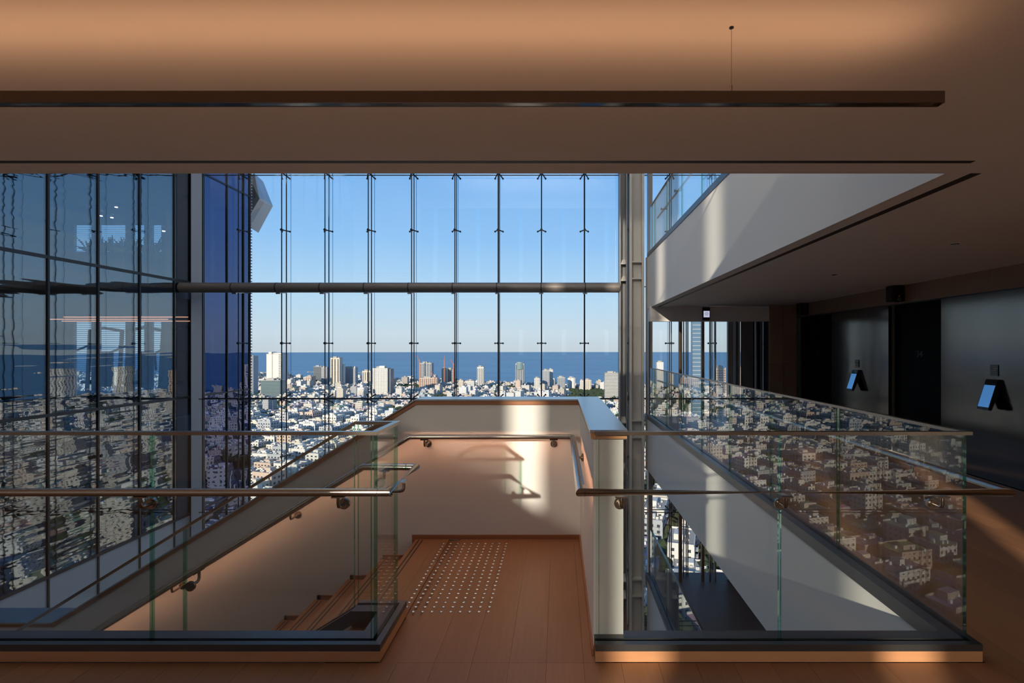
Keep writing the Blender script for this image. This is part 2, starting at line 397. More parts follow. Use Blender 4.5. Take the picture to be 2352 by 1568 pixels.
for x in xs[1:-1]:
    for j, z in enumerate(ROWS[1:-1]):
        if abs(z-3.10) > .1: spider(x, z, True)
    for j in range(1, len(ROWS)-1):
        zz = (ROWS[j]+ROWS[j+1])/2-.02
        if zz < 8: spider(x, zz, False)
# bronze transom tube
tt = empty('transom_tube', (0, 11.9, 3.03)); tag(tt, 'thick bronze tube beam running level across the glass facade', 'beam')
MB().cyl((XL+.02, 11.9, 3.03), (1.43, 11.9, 3.03), .117, 28).build('tube', 'tube_bronze', tt, smooth=True)
for x in xs[1:]:
    if x < 1.4:
        MB().cyl((x-.012, 11.9, 3.03), (x+.012, 11.9, 3.03), .1195, 28).build('joint_ring', 'rod_black', tt, smooth=True)
        MB().box(x-.05, x+.05, 11.93, 11.96, 2.885, 2.915).cyl((x, 11.95, 2.92), (x, YF, 2.95), .012, 8).build('lug', 'steel_cap', tt)
# corner post of the facade
cp = tag(B(XL+.04, XL+.30, YF-.09, YF-.02, -12, 12).build('column_corner', 'corner_paint'), 'pale blue-grey corner post where facade meets side glazing', kind='structure')
MB().box(XL+.30, XL+.325, YF-.09, YF-.02, -12, 12).box(XL+.015, XL+.04, YF-.09, YF-.02, -12, 12).build('edge_strip', 'rod_black', tag(cp) if not cp.__setitem__('org', (0, 0, 0)) else cp)

# steel ladder column beside the corridor
def zc(py): return at(0, py, 11.85)[2]
cl = empty('steel_column', (1.8, 11.95, -2*LV)); tag(cl, 'tall grey steel ladder column with stiffener plates at the facade', 'column')
x0, x1, x2, x3 = at(1423, 0, 11.85)[0], at(1441, 0, 11.85)[0], at(1446, 0, 11.85)[0], at(1480, 0, 11.85)[0]
MB().box(x0, x1, 12.02, 12.10, -2*LV, 11.2).box(x0, x0+.03, 11.85, 12.10, -2*LV, 11.2).box(x1-.03, x1, 11.85, 12.10, -2*LV, 11.2).build('dark_post', 'column_dark', cl)
MB().box(x2+.04, x3-.04, 12.00, 12.06, -2*LV, 11.2).build('web', 'column_paint', cl)
B(x2, x2+.055, 11.85, 12.15, -2*LV, 11.2).build('flange', 'column_paint', cl); B(x3-.055, x3, 11.85, 12.15, -2*LV, 11.2).build('flange', 'column_paint', cl)
B(at(1488, 0, 12.1)[0], at(1497, 0, 12.1)[0], 12.0, 12.22, -2*LV, 11.2).build('rear_post', 'column_dark', cl)
for k in (-2, -1, 0, 1):
    for pz in (-.07, -.46):
        z = k*LV+pz
        MB().box(x2+.05, x3-.05, 11.87, 12.02, z-.016, z+.016).build('stiffener_plate', 'column_paint', cl)
        MB().prism([(11.87, z-.06), (11.87, z-.03), (12.05, z+.1), (12.05, z+.07)], x0+.03, x1-.03, 'x').build('stiffener_plate', 'column_paint', cl)

# ------------------------------------------------------------------ left side glazing and the wing behind it
wl = empty('window_2', (XL, 7, 0)); tag(wl, 'mirror-like side glazing with dark fins left of the facade', kind='structure')
fy = [2.65, 3.98, 4.95, 5.92, 6.89, 7.86, 8.82, 9.78, 10.75, 11.72, 12.28]
srow = [-2.35, .45, 3.19, 5.95, 8.7, 11.2]
for i in range(len(fy)-1):
    for j in range(len(srow)-1):
        B(XL-.016, XL, fy[i]+.012, fy[i+1]-.012, srow[j]+.01, srow[j+1]-.01).build('glass_pane', 'wing_glass', wl, recalc=False)
    B(XL-.03, XL-.001, fy[i]+.012, fy[i+1]-.012, -2*LV, -2.38).build('spandrel_panel', 'spandrel', wl)
for y in fy[1:]:
    B(XL-.02, XL+.022, y-.016, y+.016, -2*LV, 11.2).build('fin', 'rod_black', wl)
for z in srow[:-1]:
    B(XL-.02, XL+.02, fy[0], fy[-1], z-.028, z+.028).build('cross_bar', 'rod_black', wl)
# wing room behind
def wing_slabs():
    m = MB(); a0, a1 = (165-VX)*19.4/F, (382-VX)*19.4/F
    for z in (-7.4, -3.7, 0, 3.2): m.prism([(-22, 2.6), (XL-.12, 2.6), (XL-.12, 14.5), (a1, 19.35), (-22, 19.35)], z-.4, z, 'z')
    return m
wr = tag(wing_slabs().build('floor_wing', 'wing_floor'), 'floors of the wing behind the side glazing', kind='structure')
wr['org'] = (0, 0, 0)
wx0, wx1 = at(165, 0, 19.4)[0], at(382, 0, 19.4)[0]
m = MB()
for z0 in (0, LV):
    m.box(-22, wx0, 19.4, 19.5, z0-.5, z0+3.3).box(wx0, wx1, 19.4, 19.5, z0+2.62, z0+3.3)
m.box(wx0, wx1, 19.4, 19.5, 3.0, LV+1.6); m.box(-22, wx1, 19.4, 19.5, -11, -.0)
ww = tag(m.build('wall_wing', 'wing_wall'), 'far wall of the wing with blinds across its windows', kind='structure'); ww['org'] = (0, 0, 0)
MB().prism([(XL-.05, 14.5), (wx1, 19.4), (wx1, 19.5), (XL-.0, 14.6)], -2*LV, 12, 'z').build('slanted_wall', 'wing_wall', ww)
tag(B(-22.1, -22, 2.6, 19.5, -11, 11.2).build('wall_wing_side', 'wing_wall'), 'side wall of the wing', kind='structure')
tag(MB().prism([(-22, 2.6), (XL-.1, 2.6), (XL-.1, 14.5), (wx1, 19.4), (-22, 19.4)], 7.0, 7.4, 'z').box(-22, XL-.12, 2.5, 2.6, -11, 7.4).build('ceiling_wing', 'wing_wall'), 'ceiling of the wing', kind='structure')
# blinds: slats over the windows, mullions
mul = [wx0, at(222, 0, 19.4)[0], at(300, 0, 19.4)[0], at(343, 0, 19.4)[0], wx1]
for z0, zt, zb in ((0, 2.62, .75), (LV, 2.62, 1.6)):
    wb_ = empty('window_blind', (wx0, 19.3, z0)); tag(wb_, 'white slatted blind across the %s windows of the wing behind the side glazing' % ('lower' if z0 == 0 else 'upper'), 'blind', 'blinds in the wing')
    for a, b_ in zip(mul[:-1], mul[1:]):
        sl = MB(); z = z0+zb
        while z < z0+zt: sl.box(a+.12, b_-.12, 19.28, 19.33, z, z+.018); z += .075
        o = sl.build('slats', 'blind_white', wb_); o['kind'] = 'stuff'
for a in mul: B(a-.14, a+.14, 19.33, 19.45, 0, 6.4).build('mullion', 'wing_wall', ww)
# exercise machines, LED lines, plants, spots in the wing
def machine(x, y, s, lab):
    e = empty('exercise_machine', (x, y, 0)); tag(e, lab, 'gym machine')
    for dx in (-.55, .55): MB().tube([(x+dx*s-.12, y, 0), (x+dx*s, y, 2.25)], .06, 8).build('upright', 'machine_dark', e)
    MB().tube([(x-.55*s, y, 2.22), (x, y-.1, 2.32), (x+.55*s, y, 2.22)], .05, 8).build('top_beam', 'machine_dark', e)
    B(x-.15, x+.15, y-.12, y+.12, .3, 1.5).build('weight_stack', 'machine_grey', e)
    MB().tube([(x-.55*s, y-.1, 1.7), (x-.9*s, y-.4, 1.45), (x-.85*s, y-.4, .9)], .035, 8).build('arm', 'machine_dark', e)
    MB().tube([(x+.55*s, y-.1, 1.7), (x+.85*s, y-.4, 1.5), (x+.8*s, y-.4, 1.0)], .035, 8).build('arm', 'machine_dark', e)
    bevelbox(x-.2, x+.2, y-.75, y-.25, .45, .55, .02).build('bench', 'machine_dark', e)
    B(x-.6*s, x+.6*s, y-.5, y+.3, 0, .06).build('base_frame', 'machine_dark', e)
machine(-15.6, 17.6, 1.0, 'exercise machine with tall uprights in the wing, beside the dark window edge')
machine(-13.9, 17.2, 1.05, 'larger exercise machine with curved top beam in the middle of the wing window')
machine(-12.5, 17.0, .7, 'narrow exercise machine near the right edge of the wing window')
for i, (x0_, x1_, y_) in enumerate(((-14.6, -11.2, 14.6), (-15.2, -10.6, 15.6), (-13.2, -9.9, 13.6))):
    l = empty('line_light', (x0_, y_, 2.45)); tag(l, ['thin glowing line light nearest the far windows of the wing', 'longer thin glowing line light in the wing', 'thin glowing line light nearest the side glazing'][i], 'light', 'line lights in the wing')
    B(x0_, x1_, y_, y_+.05, 2.46, 2.50).build('housing', 'machine_grey', l); B(x0_, x1_, y_+.005, y_+.045, 2.44, 2.46).build('diffuser', 'led_red', l)
for i, (px, py) in enumerate(((267, 475), (232, 495), (257, 499), (376, 530))):
    p = at(px, py, 16); e = empty('wing_downlight', p); tag(e, 'small glowing ceiling spot in the wing, %s' % ['the highest one', 'the leftmost of the lower pair', 'the right one of the lower pair', 'beside the right blind'][i], 'light', 'spots in the wing')
    MB().cyl((p[0], p[1], p[2]), (p[0], p[1], p[2]+.09), .05, 12).build('housing', 'machine_dark', e); MB().cyl((p[0], p[1], p[2]-.02), (p[0], p[1], p[2]), .04, 12).build('bulb', 'lamp_white', e)
rr = random.Random(5)
for i in range(7):
    p = at(205+26*i, 535+4*i, 18.4); e = empty('potted_plant', (p[0], p[1], 3.2)); tag(e, 'leafy indoor plant behind the side glazing, number %s along the upper wing window' % ['one', 'two', 'three', 'four', 'five', 'six', 'seven'][i], 'plant', 'plants along the upper wing window')
    B(p[0]-.2, p[0]+.2, p[1]-.2, p[1]+.2, 3.2, LV+1.35).build('planter', 'wing_wall', e)
    lv = MB()
    for k in range(26):
        a = rr.random()*6.28; r_ = .1+.35*rr.random(); hh = .15+.5*rr.random(); c0 = Vector((p[0], p[1], LV+1.35)); tip = c0+Vector((math.cos(a)*r_, math.sin(a)*r_, hh)); md = (c0+tip)/2+Vector((0, 0, .1)); sd = Vector((-math.sin(a), math.cos(a), 0))*.04
        lv.add([c0, md+sd, tip, md-sd], [(0, 1, 2), (0, 2, 3)])
    o = lv.build('foliage', 'leaf_dark', e, recalc=False); o['kind'] = 'stuff'

# exterior wing wall beyond the facade, with the faceted soffit corner
ew = empty('wing_facade', (XL+.2, 13.4, -12)); tag(ew, 'deep blue curtain wall of the next wing seen beyond the corner post', 'facade')
exl = XL+.02
ey = [YF+.22, 13.55, 14.25, 14.55]
ez = [-14, -10.3, -7.6, -4.9, -2.35, .45, 3.19, 5.95, 8.7, 12]
for i in range(3):
    for j in range(len(ez)-1):
        B(exl-.02, exl, ey[i]+.012, ey[i+1]-.012, ez[j]+.015, ez[j+1]-.015).build('glass_pane', 'blue_glass', ew, recalc=False)
for y in ey: B(exl-.03, exl+.03, y-.012, y+.012, -14, 12).build('mullion', 'rod_black', ew)
for z in ez: B(exl-.03, exl+.02, ey[0], ey[-1], z-.02, z+.02).build('cross_bar', 'rod_black', ew)
lad = MB()
z = -14
while z < 12: lad.box(exl-.30, exl+.05, 14.56, 14.60, z, z+.03); z += .085
o = lad.build('louvre', 'soffit_metal', ew); o['kind'] = 'stuff'
B(exl-.60, exl-.30, 14.2, 14.5, -14, 12).build('inner_post', 'soffit_dark', ew)
dm = empty('soffit_corner', at(580, 460, 15)); tag(dm, 'faceted grey diamond-shaped cladding corner jutting from the blue wing', 'cladding')
Pq = [at(551, 452, 14.7), at(584, 398, 14.7), at(597, 408, 14.9), at(608, 458, 15.2), at(606, 466, 15.2), at(573, 522, 14.9), at(570, 500, 14.75)]
inn = [at(552, 452, 14.66), at(571, 406, 14.66), at(596, 456, 14.9), at(572, 497, 14.8)]
back = [Vector(p)+Vector((-.15, .7, 0)) for p in (Pq[0], Pq[1], Pq[3], Pq[5])]
MB().add([Pq[1], Pq[3], Pq[4], Pq[5], inn[3], inn[2], inn[1], back[1], back[2], back[3]],
         [(0, 1, 5, 6), (1, 2, 5), (2, 3, 4, 5), (0, 7, 8, 1), (1, 8, 2), (2, 8, 9, 3)]).build('rim_facet', 'soffit_metal', dm, recalc=False)
MB().add(inn+[back[0], back[2]], [(0, 1, 2, 3), (0, 4, 5, 1), (0, 3, 5, 4)]).build('dark_facet', 'soffit_dark', dm, recalc=False)

# ------------------------------------------------------------------ pony walls, stair
RISE, RUN, NST = .17, .2765, 11
SL = RISE/RUN
XS = -1.20                         # first nosing
XE = XS-RUN*NST                    # lower landing start (approx)
ZL = -RISE*NST
WT = 1.13                          # paint height, cap above
pw = empty('stair_wall', (-1, 4.3, 0)); tag(pw, 'white low wall round the stair with oak edge and metal cap', 'low wall')
xl = -6.4
poly = [(XS, WT), (.335, WT), (.335, -.3), (XS, -.3), (XE, ZL-.3), (xl, ZL-.3), (xl, ZL+WT), (XE, ZL+WT)]
MB().prism(poly, 4.30, 4.48).build('wall_panel', 'pony_paint', pw)
MB().box(.187, .345, 2.70, 4.30, -1.17, WT).build('side_panel', 'pony_paint', pw)
def strip(z0, z1, y0, y1, name, mat, ov=0.):
    m = MB(); pts = [(xl, ZL), (XE, ZL), (XS, 0), (.335+ov, 0)]
    # far run in one prism
    m.prism([(p[0], p[1]+z0) for p in pts]+[(p[0], p[1]+z1) for p in reversed(pts)], y0, y1)
    return m
strip(WT, WT+.035, 4.285, 4.50, '', '').build('oak_edge', 'trim_oak', pw)
B(.172, .360, 2.665, 4.285, WT, WT+.033).build('oak_edge', 'curb_oak', pw)
strip(WT+.035, WT+.048, 4.27, 4.515, '', '', .02).build('metal_cap', 'steel_cap', pw)
B(.165, .362, 2.655, 4.27, WT+.033, WT+.048).build('metal_cap', 'steel_cap', pw)
# warm light line on the wall under the far handrail is part of the handrail
# baseboards
bb = tag(B(XS, .187, 4.286, 4.30, 0, .035).build('baseboard_far', 'trim_oak'), 'thin oak baseboard along the far landing wall', kind='structure')
tag(B(.175, .187, 2.66, 4.286, 0, .035).build('baseboard_right', 'trim_oak'), 'thin oak baseboard along the right landing wall', kind='structure')

st = empty('staircase', (XE, 3.7, ZL)); tag(st, 'oak staircase descending left behind the glass balustrade', 'staircase')
Y0, Y1 = 3.06, 4.30
for i in range(NST):
    zt = -RISE*(i+1); xn = XS-RUN*i
    if i < NST-1:
        tr_ = MB().box(xn-RUN-.02, xn, Y0, Y1, zt-.03, zt).build('tread', 'stair_oak', st)
        for dx in (.035, .065):
            B(xn-RUN+dx-.02, xn-RUN+dx-.012, Y0+.03, Y1-.03, zt, zt+.002).build('grip_strip', 'groove_black', tr_)
    B(xn-.02, xn, Y0, Y1, zt, zt+RISE-.03).build('riser', 'stair_oak', st)
for dx in (.035, .065):
    B(XS+dx-.004, XS+dx+.004, Y0+.03, Y1-.03, 0, .002).build('grip_strip', 'groove_black', st)
sk = MB()
for i in range(NST-1):
    zt = -RISE*(i+1); xn = XS-RUN*i
    sk.box(xn-RUN, xn-.0, Y1-.012, Y1, zt, zt+.035); sk.box(xn-RUN, xn-RUN+.03, Y1-.012, Y1, zt-RISE, zt+.035)
sk.box(XS-.03, XS, Y1-.012, Y1, -RISE, .035)
sk.build('skirting', 'trim_oak', st)
B(-6.4, XE, 1.8, 4.30, ZL-.2, ZL).build('lower_landing', 'stair_oak', st)
# stringer and soffit
zs = -.10
MB().prism([(-.95, -.012), (XS, -.012), (XE, ZL+.02), (XE, ZL-.30), (XS, -.34), (-.95, -.34)], 2.985, 3.055).build('stringer', 'pony_paint', st)
MB().prism([(XS, -.22), (XE, ZL-.22), (XE, ZL-.30), (XS, -.34)], 3.055, 4.30).build('soffit', 'pony_paint', st)
B(-.96, -.915, 2.6, 3.0, -.34, -.012).build('slab_edge', 'floor_oak', st)

# ------------------------------------------------------------------ balustrades
ZT = 1.172
def channel(m_, a, b, w=.10):      # not used for curbs, see below
    pass
def glass_panel(m, p0, p1, z0a, z0b, z1a, z1b, th, parent):
    """vertical sheet between two plan points with its green cut edges"""
    a = Vector((p0[0], p0[1], 0)); b = Vector((p1[0], p1[1], 0)); d = (b-a).normalized(); a = a+d*.006; b = b-d*.006
    nrm = Vector((-d.y, d.x, 0))*th/2
    vs = [a-nrm+Vector((0, 0, z0a)), b-nrm+Vector((0, 0, z0b)), b+nrm+Vector((0, 0, z0b)), a+nrm+Vector((0, 0, z0a)),
          a-nrm+Vector((0, 0, z1a)), b-nrm+Vector((0, 0, z1b)), b+nrm+Vector((0, 0, z1b)), a+nrm+Vector((0, 0, z1a))]
    g = MB().add(vs, [(0, 1, 5, 4), (2, 3, 7, 6), (4, 5, 6, 7), (0, 3, 2, 1)]).build('glass_panel', 'rail_glass', parent, recalc=False)
    for fc in ((1, 2, 6, 5), (3, 0, 4, 7)): MB().add([vs[i] for i in fc], [(0, 1, 2, 3)]).build('glass_edge', 'edge_green', g, recalc=False)
    return g
def balustrade(name, label, pts, joints, z=0., curb=True, curb_side=-1, group=None, slopes=None, origin=None, chan=True):
    """pts: plan polyline of straight runs; joints: list of plan points along it where panels meet (includes ends)"""
    root = empty(name, origin or (pts[0][0], pts[0][1], z)); tag(root, label, 'balustrade', group)
    for a, b in zip(joints[:-1], joints[1:]):
        if a is None or b is None: continue
        glass_panel(None, a, b, z+.066, z+.066, z+ZT-.018, z+ZT-.018, .020, root)
    def ribbon(w0, w1, za, zb, nm, mt, e0=0., e1=0.):
        P = [Vector((*p, 0)) for p in pts]; D = [(q-p).normalized() for p, q in zip(P[:-1], P[1:])]; rows = []
        for i, p in enumerate(P):
            if i == 0: o_ = Vector((-D[0].y, D[0].x, 0)); base = p-D[0]*e0
            elif i == len(P)-1: o_ = Vector((-D[-1].y, D[-1].x, 0)); base = p+D[-1]*e1
            else:
                n0 = Vector((-D[i-1].y, D[i-1].x, 0)); n1 = Vector((-D[i].y, D[i].x, 0)); o_ = (n0+n1)/(1+n0.dot(n1)); base = p
            rows.append([base+o_*w0+Vector((0, 0, za)), base+o_*w1+Vector((0, 0, za)), base+o_*w1+Vector((0, 0, zb)), base+o_*w0+Vector((0, 0, zb))])
        n_ = len(rows); vs = [v for r in rows for v in r]; fs = [(0, 1, 2, 3), tuple((n_-1)*4+k for k in (3, 2, 1, 0))]
        for i in range(n_-1):
            for k in range(4): fs.append((i*4+k, i*4+(k+1) % 4, (i+1)*4+(k+1) % 4, (i+1)*4+k))
        MB().add(vs, fs).build(nm, mt, root)
    ribbon(-.017, .017, z+ZT-.018, z+ZT, 'top_rail', 'rail_bronze', .0, .0)
    if chan:
        ribbon(-.045, -.012, z+.055, z+.090, 'base_channel', 'dark_channel')
        ribbon(.012, .085, z+.055, z+.090, 'base_channel', 'dark_channel')
        ribbon(-.012, .012, z+.050, z+.066, 'gasket', 'groove_black')
        ribbon(-.0445, .080, z+.001, z+.055, 'curb', 'curb_oak'); ribbon(.080, .0849, z+.001, z+.055, 'side_plate', 'dark_channel')
    return root
G = YE
# left front run and its short return beside the landing
balustrade('glass_balustrade', 'glass balustrade left of the landing with thin bronze top rail on an oak curb', [(-8.75, G), (-.955, G), (-.955, 3.02), (-1.19, 3.02)],
           [(-8.2, G), (-7.18, G), (-6.16, G), (-5.13, G), (-4.12, G), (-3.11, G), (-2.11, G), (-.965, G), None, (-.955, G+.012), (-.955, 3.01), None, (-.965, 3.02), (-1.19, 3.02)])
side_j = [(2.125, G+.01)]+[(2.125, y) for y in (3.87, 5.09, 6.31, 7.53, 8.75, 9.97, 11.19, 11.72)]
balustrade('glass_balustrade', 'L-shaped glass balustrade right of the low wall, running back along the corridor', [(.19, G), (2.125, G), (2.125, 11.72)], [(.19, G), (1.15, G), (2.118, G), None]+side_j)
for k, lb in ((1, 'glass balustrade of the storey above along the void'), (-1, 'glass balustrade of the storey below along the void')):
    balustrade('glass_balustrade', lb, [(2.125, G), (2.125, 11.72)], side_j, z=k*LV)
balustrade('glass_balustrade', 'front glass balustrade of the storey above over the ceiling', [(-8.7, G), (2.11, G)], [(x, G) for x in (-8.7, -7.5, -6.3, -5.1, -3.9, -2.7, -1.5, -.3, .9, 2.11)], z=LV)
# raked stair balustrade
rb = empty('glass_balustrade', (XS, 3.02, 0)); tag(rb, 'raked glass balustrade sloping down along the near side of the stair', 'balustrade')
js = [XS, -2.21, -3.22, XE-.02]
def zr(x): return min(0, (x-XS)*SL)
for a, b in zip(js[:-1], js[1:]):
    glass_panel(None, (b, 3.02), (a, 3.02), zr(b)+.066, zr(a)+.066, zr(b)+ZT-.018, zr(a)+ZT-.018, .020, rb)
glass_panel(None, (-5.6, 3.02), (XE-.02, 3.02), ZL+.066, ZL+.066, ZL+ZT-.018, ZL+ZT-.018, .020, rb)
def rake(x0, z0, x1, z1, y0, y1, nm, mt, par):
    MB().prism([(x0, zr(x0)+z0), (x1, zr(x1)+z0), (x1, zr(x1)+z1), (x0, zr(x0)+z1)], y0, y1).build(nm, mt, par)
for a, b in ((XE, XS), (-6.3, XE)):
    rake(a, ZT-.018, b, ZT, 3.003, 3.037, 'top_rail', 'rail_bronze', rb)
    rake(a, -.012, b, .075, 2.985, 3.008, 'base_channel', 'dark_channel', rb)
    rake(a, -.012, b, .075, 3.032, 3.055, 'base_channel', 'dark_channel', rb)

# ------------------------------------------------------------------ handrails
HZ = EYE-.72
def bend(path, r=.03):
    """round the corners of a polyline a little"""
    out = [Vector(path[0])]
    for p, q, s in zip(path[:-2], path[1:-1], path[2:]):
        p, q, s = map(Vector, (p, q, s)); a = (p-q).normalized(); b = (s-q).normalized()
        out += [q+a*r, q+a*r*.35+b*r*.35, q+b*r] if r else [q]
    out.append(Vector(path[-1])); return out
def bracket(parent, p, nrm, along, reach):
    """p on the tube axis, nrm points to the surface that carries it"""
    p = Vector(p); nrm = Vector(nrm); al = Vector(along).normalized(); r = .0198
    s = p-Vector((0, 0, r))
    m = MB(); a = al*.032; bz = Vector((0, 0, .007)); wv = nrm*.011
    m.add([s-a-wv-bz, s+a-wv-bz, s+a+wv-bz, s-a+wv-bz, s-a-wv, s+a-wv, s+a+wv, s-a+wv], [(0,3,2,1),(4,5,6,7),(0,1,5,4),(1,2,6,5),(2,3,7,6),(3,0,4,7)])
    o = m.build('bracket', 'rail_bronze', parent)
    e = p+nrm*reach-Vector((0, 0, .078))
    q0 = s-bz; q1 = Vector((p.x, p.y, p.z-.060)); q2 = q1+Vector((0, 0, -.013))+nrm*.006; q3 = q1+Vector((0, 0, -.018))+nrm*.02
    MB().tube([q0, q1, q2, q3, e], .0085, 10).build('arm', 'rail_bronze', o, smooth=True)
    MB().cyl(e-nrm*.014, e, .029, 20).cyl(e-nrm*.020, e-nrm*.014, .020, 20).build('flange', 'rail_bronze', o, smooth=True)
def collar(parent, p, d):
    p = Vector(p); d = Vector(d).normalized(); MB().cyl(p-d*.0012, p+d*.0012, .0204, 20).build('joint_line', 'groove_black', parent)
HY = 2.56
h1 = empty('handrail', (-.86, HY, HZ)); tag(h1, 'bronze steel handrail in front of the left balustrade, turning down the stair', 'handrail')
xr0 = XS+.01; y3 = 3.11
path = [(-8.6, HY, HZ), (-.86, HY, HZ), (-.868, y3, HZ), (xr0, y3, HZ), (XE+.05, y3, HZ+(XE+.05-xr0)*SL), (-5.5, y3, HZ+(XE+.05-xr0)*SL)]
MB().tube(bend(path, .0), .0198, 20).build('tube', 'steel_brushed', h1, smooth=True)
for x in (-6.16, -4.15, -3.15, at(322, 0, HY)[0], at(777, 0, HY)[0]): bracket(h1, (x, HY, HZ), (0, 1, 0), (1, 0, 0), G-.010-HY)
bracket(h1, (-.865, 2.86, HZ), (-1, 0, 0), (0, 1, 0), .08)
bracket(h1, (-1.06, y3, HZ), (0, -1, 0), (1, 0, 0), y3-3.03)
for x in (-2.19, -3.45): bracket(h1, (x, y3, HZ+(x-xr0)*SL), (0, -1, 0), (1, 0, SL), y3-3.03)
collar(h1, (-.905, HY, HZ), (1, 0, 0)); collar(h1, (-.925, y3, HZ), (1, 0, 0))

h2 = empty('handrail', (.10, HY, HZ)); tag(h2, 'bronze steel handrail in front of the right balustrade, wrapping the landing wall', 'handrail')
yw = 4.17
slend = HZ+(XE-.02+1.215)*SL
path = [(-6.3, yw, slend), (XE-.02, yw, slend), (-1.215, yw, HZ), (.115, yw, HZ), (.108, HY, HZ), (2.262, HY, HZ), (2.262, 11.6, HZ)]
MB().tube(bend(path, 0), .0198, 20).build('tube', 'steel_brushed', h2, smooth=True)
for x in (.318, 1.145, 1.93): bracket(h2, (x, HY, HZ), (0, 1, 0), (1, 0, 0), G-.010-HY if x > .4 else G-.01-HY)
for x in (at(975, 0, yw)[0], at(1272, 0, yw)[0]): bracket(h2, (x, yw, HZ), (0, 1, 0), (1, 0, 0), 4.30-yw)
bracket(h2, (.111, 3.75, HZ), (1, 0, 0), (0, 1, 0), .187-.111)
for x in (-2.19, -3.16): bracket(h2, (x, yw, HZ+(x+1.215)*SL), (0, 1, 0), (1, 0, SL), 4.30-yw)
for y in (3.26, 4.48, 5.7, 6.92, 8.14, 9.36, 10.58): bracket(h2, (2.262, y, HZ), (-1, 0, 0), (0, 1, 0), 2.262-2.135)
collar(h2, (.135, HY, HZ), (1, 0, 0)); collar(h2, (.085, yw, HZ), (1, 0, 0))
MB().cyl((2.262, HY, HZ+.0175), (2.262, HY, HZ+.0195), .006, 10).build('screw', 'steel_cap', h2)
# light line recessed in the underside of the wall handrail
led = MB(); lip = MB()
def ledbar(a, b, side):
    a = Vector(a); b = Vector(b); d = (b-a).normalized(); s = Vector(side)*.0035; dz = Vector((0, 0, -.0150)); t_ = Vector((0, 0, -.002))
    c = Vector(side)*.0135
    k0 = Vector(side)*.008+Vector((0, 0, -.0115)); k1 = Vector(side)*.033+Vector((0, 0, -.0105)); kt = Vector((0, 0, .0015))
    lip.add([a+k0, b+k0, b+k1, a+k1, a+k0+kt, b+k0+kt, b+k1+kt, a+k1+kt], [(0,3,2,1),(4,5,6,7),(0,1,5,4),(1,2,6,5),(2,3,7,6),(3,0,4,7)])
    led.add([a+dz-s+c, b+dz-s+c, b+dz+s+c, a+dz+s+c, a+dz-s+t_+c, b+dz-s+t_+c, b+dz+s+t_+c, a+dz+s+t_+c], [(0,3,2,1),(4,5,6,7),(0,1,5,4),(1,2,6,5),(2,3,7,6),(3,0,4,7)])
ledbar((-1.215, yw, HZ), (.06, yw, HZ), (0, 1, 0)); ledbar((XE, yw, HZ+(XE+1.215)*SL), (-1.23, yw, HZ-.01), (0, 1, 0)); ledbar((.111, 4.1, HZ), (.108, 2.75, HZ), (1, 0, 0))
led.build('light_line', 'led_glow', h2); lip.build('light_shield', 'steel_brushed', h2)  # added lip keeps the glow off the wall above the handrail
# handrails of the storeys above and below on the corridor side
for k, lb in ((1, 'handrail of the storey above beside its glass balustrade'), (-1, 'handrail of the storey below beside its glass balustrade')):
    z = k*LV+HZ; e = empty('handrail', (2.262, 7, z)); tag(e, lb, 'handrail')
    MB().cyl((2.262, 2.7, z), (2.262, 11.6, z), .0198, 16).build('tube', 'steel_brushed', e, smooth=True)
    for y in (3.26, 4.48, 5.7, 6.92, 8.14, 9.36, 10.58): bracket(e, (2.262, y, z), (-1, 0, 0), (0, 1, 0), 2.262-2.135)

# ------------------------------------------------------------------ pendant bar lamp
BY = 1.48
pl = empty('pendant_lamp', (-1, BY, 2.32)); tag(pl, 'long slim bronze bar lamp hanging below the ceiling, glowing upwards', 'lamp')
bx1 = at(2174, 0, BY-.03)[0]; z0 = EYE+.7057; z1 = EYE+.7390
yb0, yb1 = 1.46, 1.489
MB().box(-5.0, bx1, yb0, yb0+.005, z0, z1).box(-5.0, bx1, yb1-.005, yb1, z0, z1).box(-5.0, bx1, yb0+.005, yb1-.005, z0+.004, z0+.023).build('housing', 'lamp_bronze', pl)
bevelbox(bx1, bx1+.004, yb0, yb1, z0, z1, .001).build('end_cap', 'lamp_bronze', pl)
B(-4.95, bx1-.03, yb0+.0055, yb1-.0055, z0+.0235, z1+.0014).build('upper_diffuser', 'lamp_glow', pl)
B(-4.95, bx1-.02, yb0+.0055, yb1-.0055, z0+.0005, z0+.004).build('lower_diffuser', 'lens_black', pl)
for px in (1680,):
    x = at(px, 0, 1.4745)[0]
    MB().cyl((x, 1.4745, z1-.01), (x, 1.4745, CEIL), .0009, 6).build('cable', 'steel_brushed', pl)
    MB().cyl((x, 1.4745, z1-.01), (x, 1.4745, z1+.022), .0045, 12).build('cable_grip', 'steel_brushed', pl, smooth=True)
    MB().cyl((x, 1.4745, CEIL-.003), (x, 1.4745, CEIL), .0065, 14).build('ceiling_mount', 'black_plastic', pl)

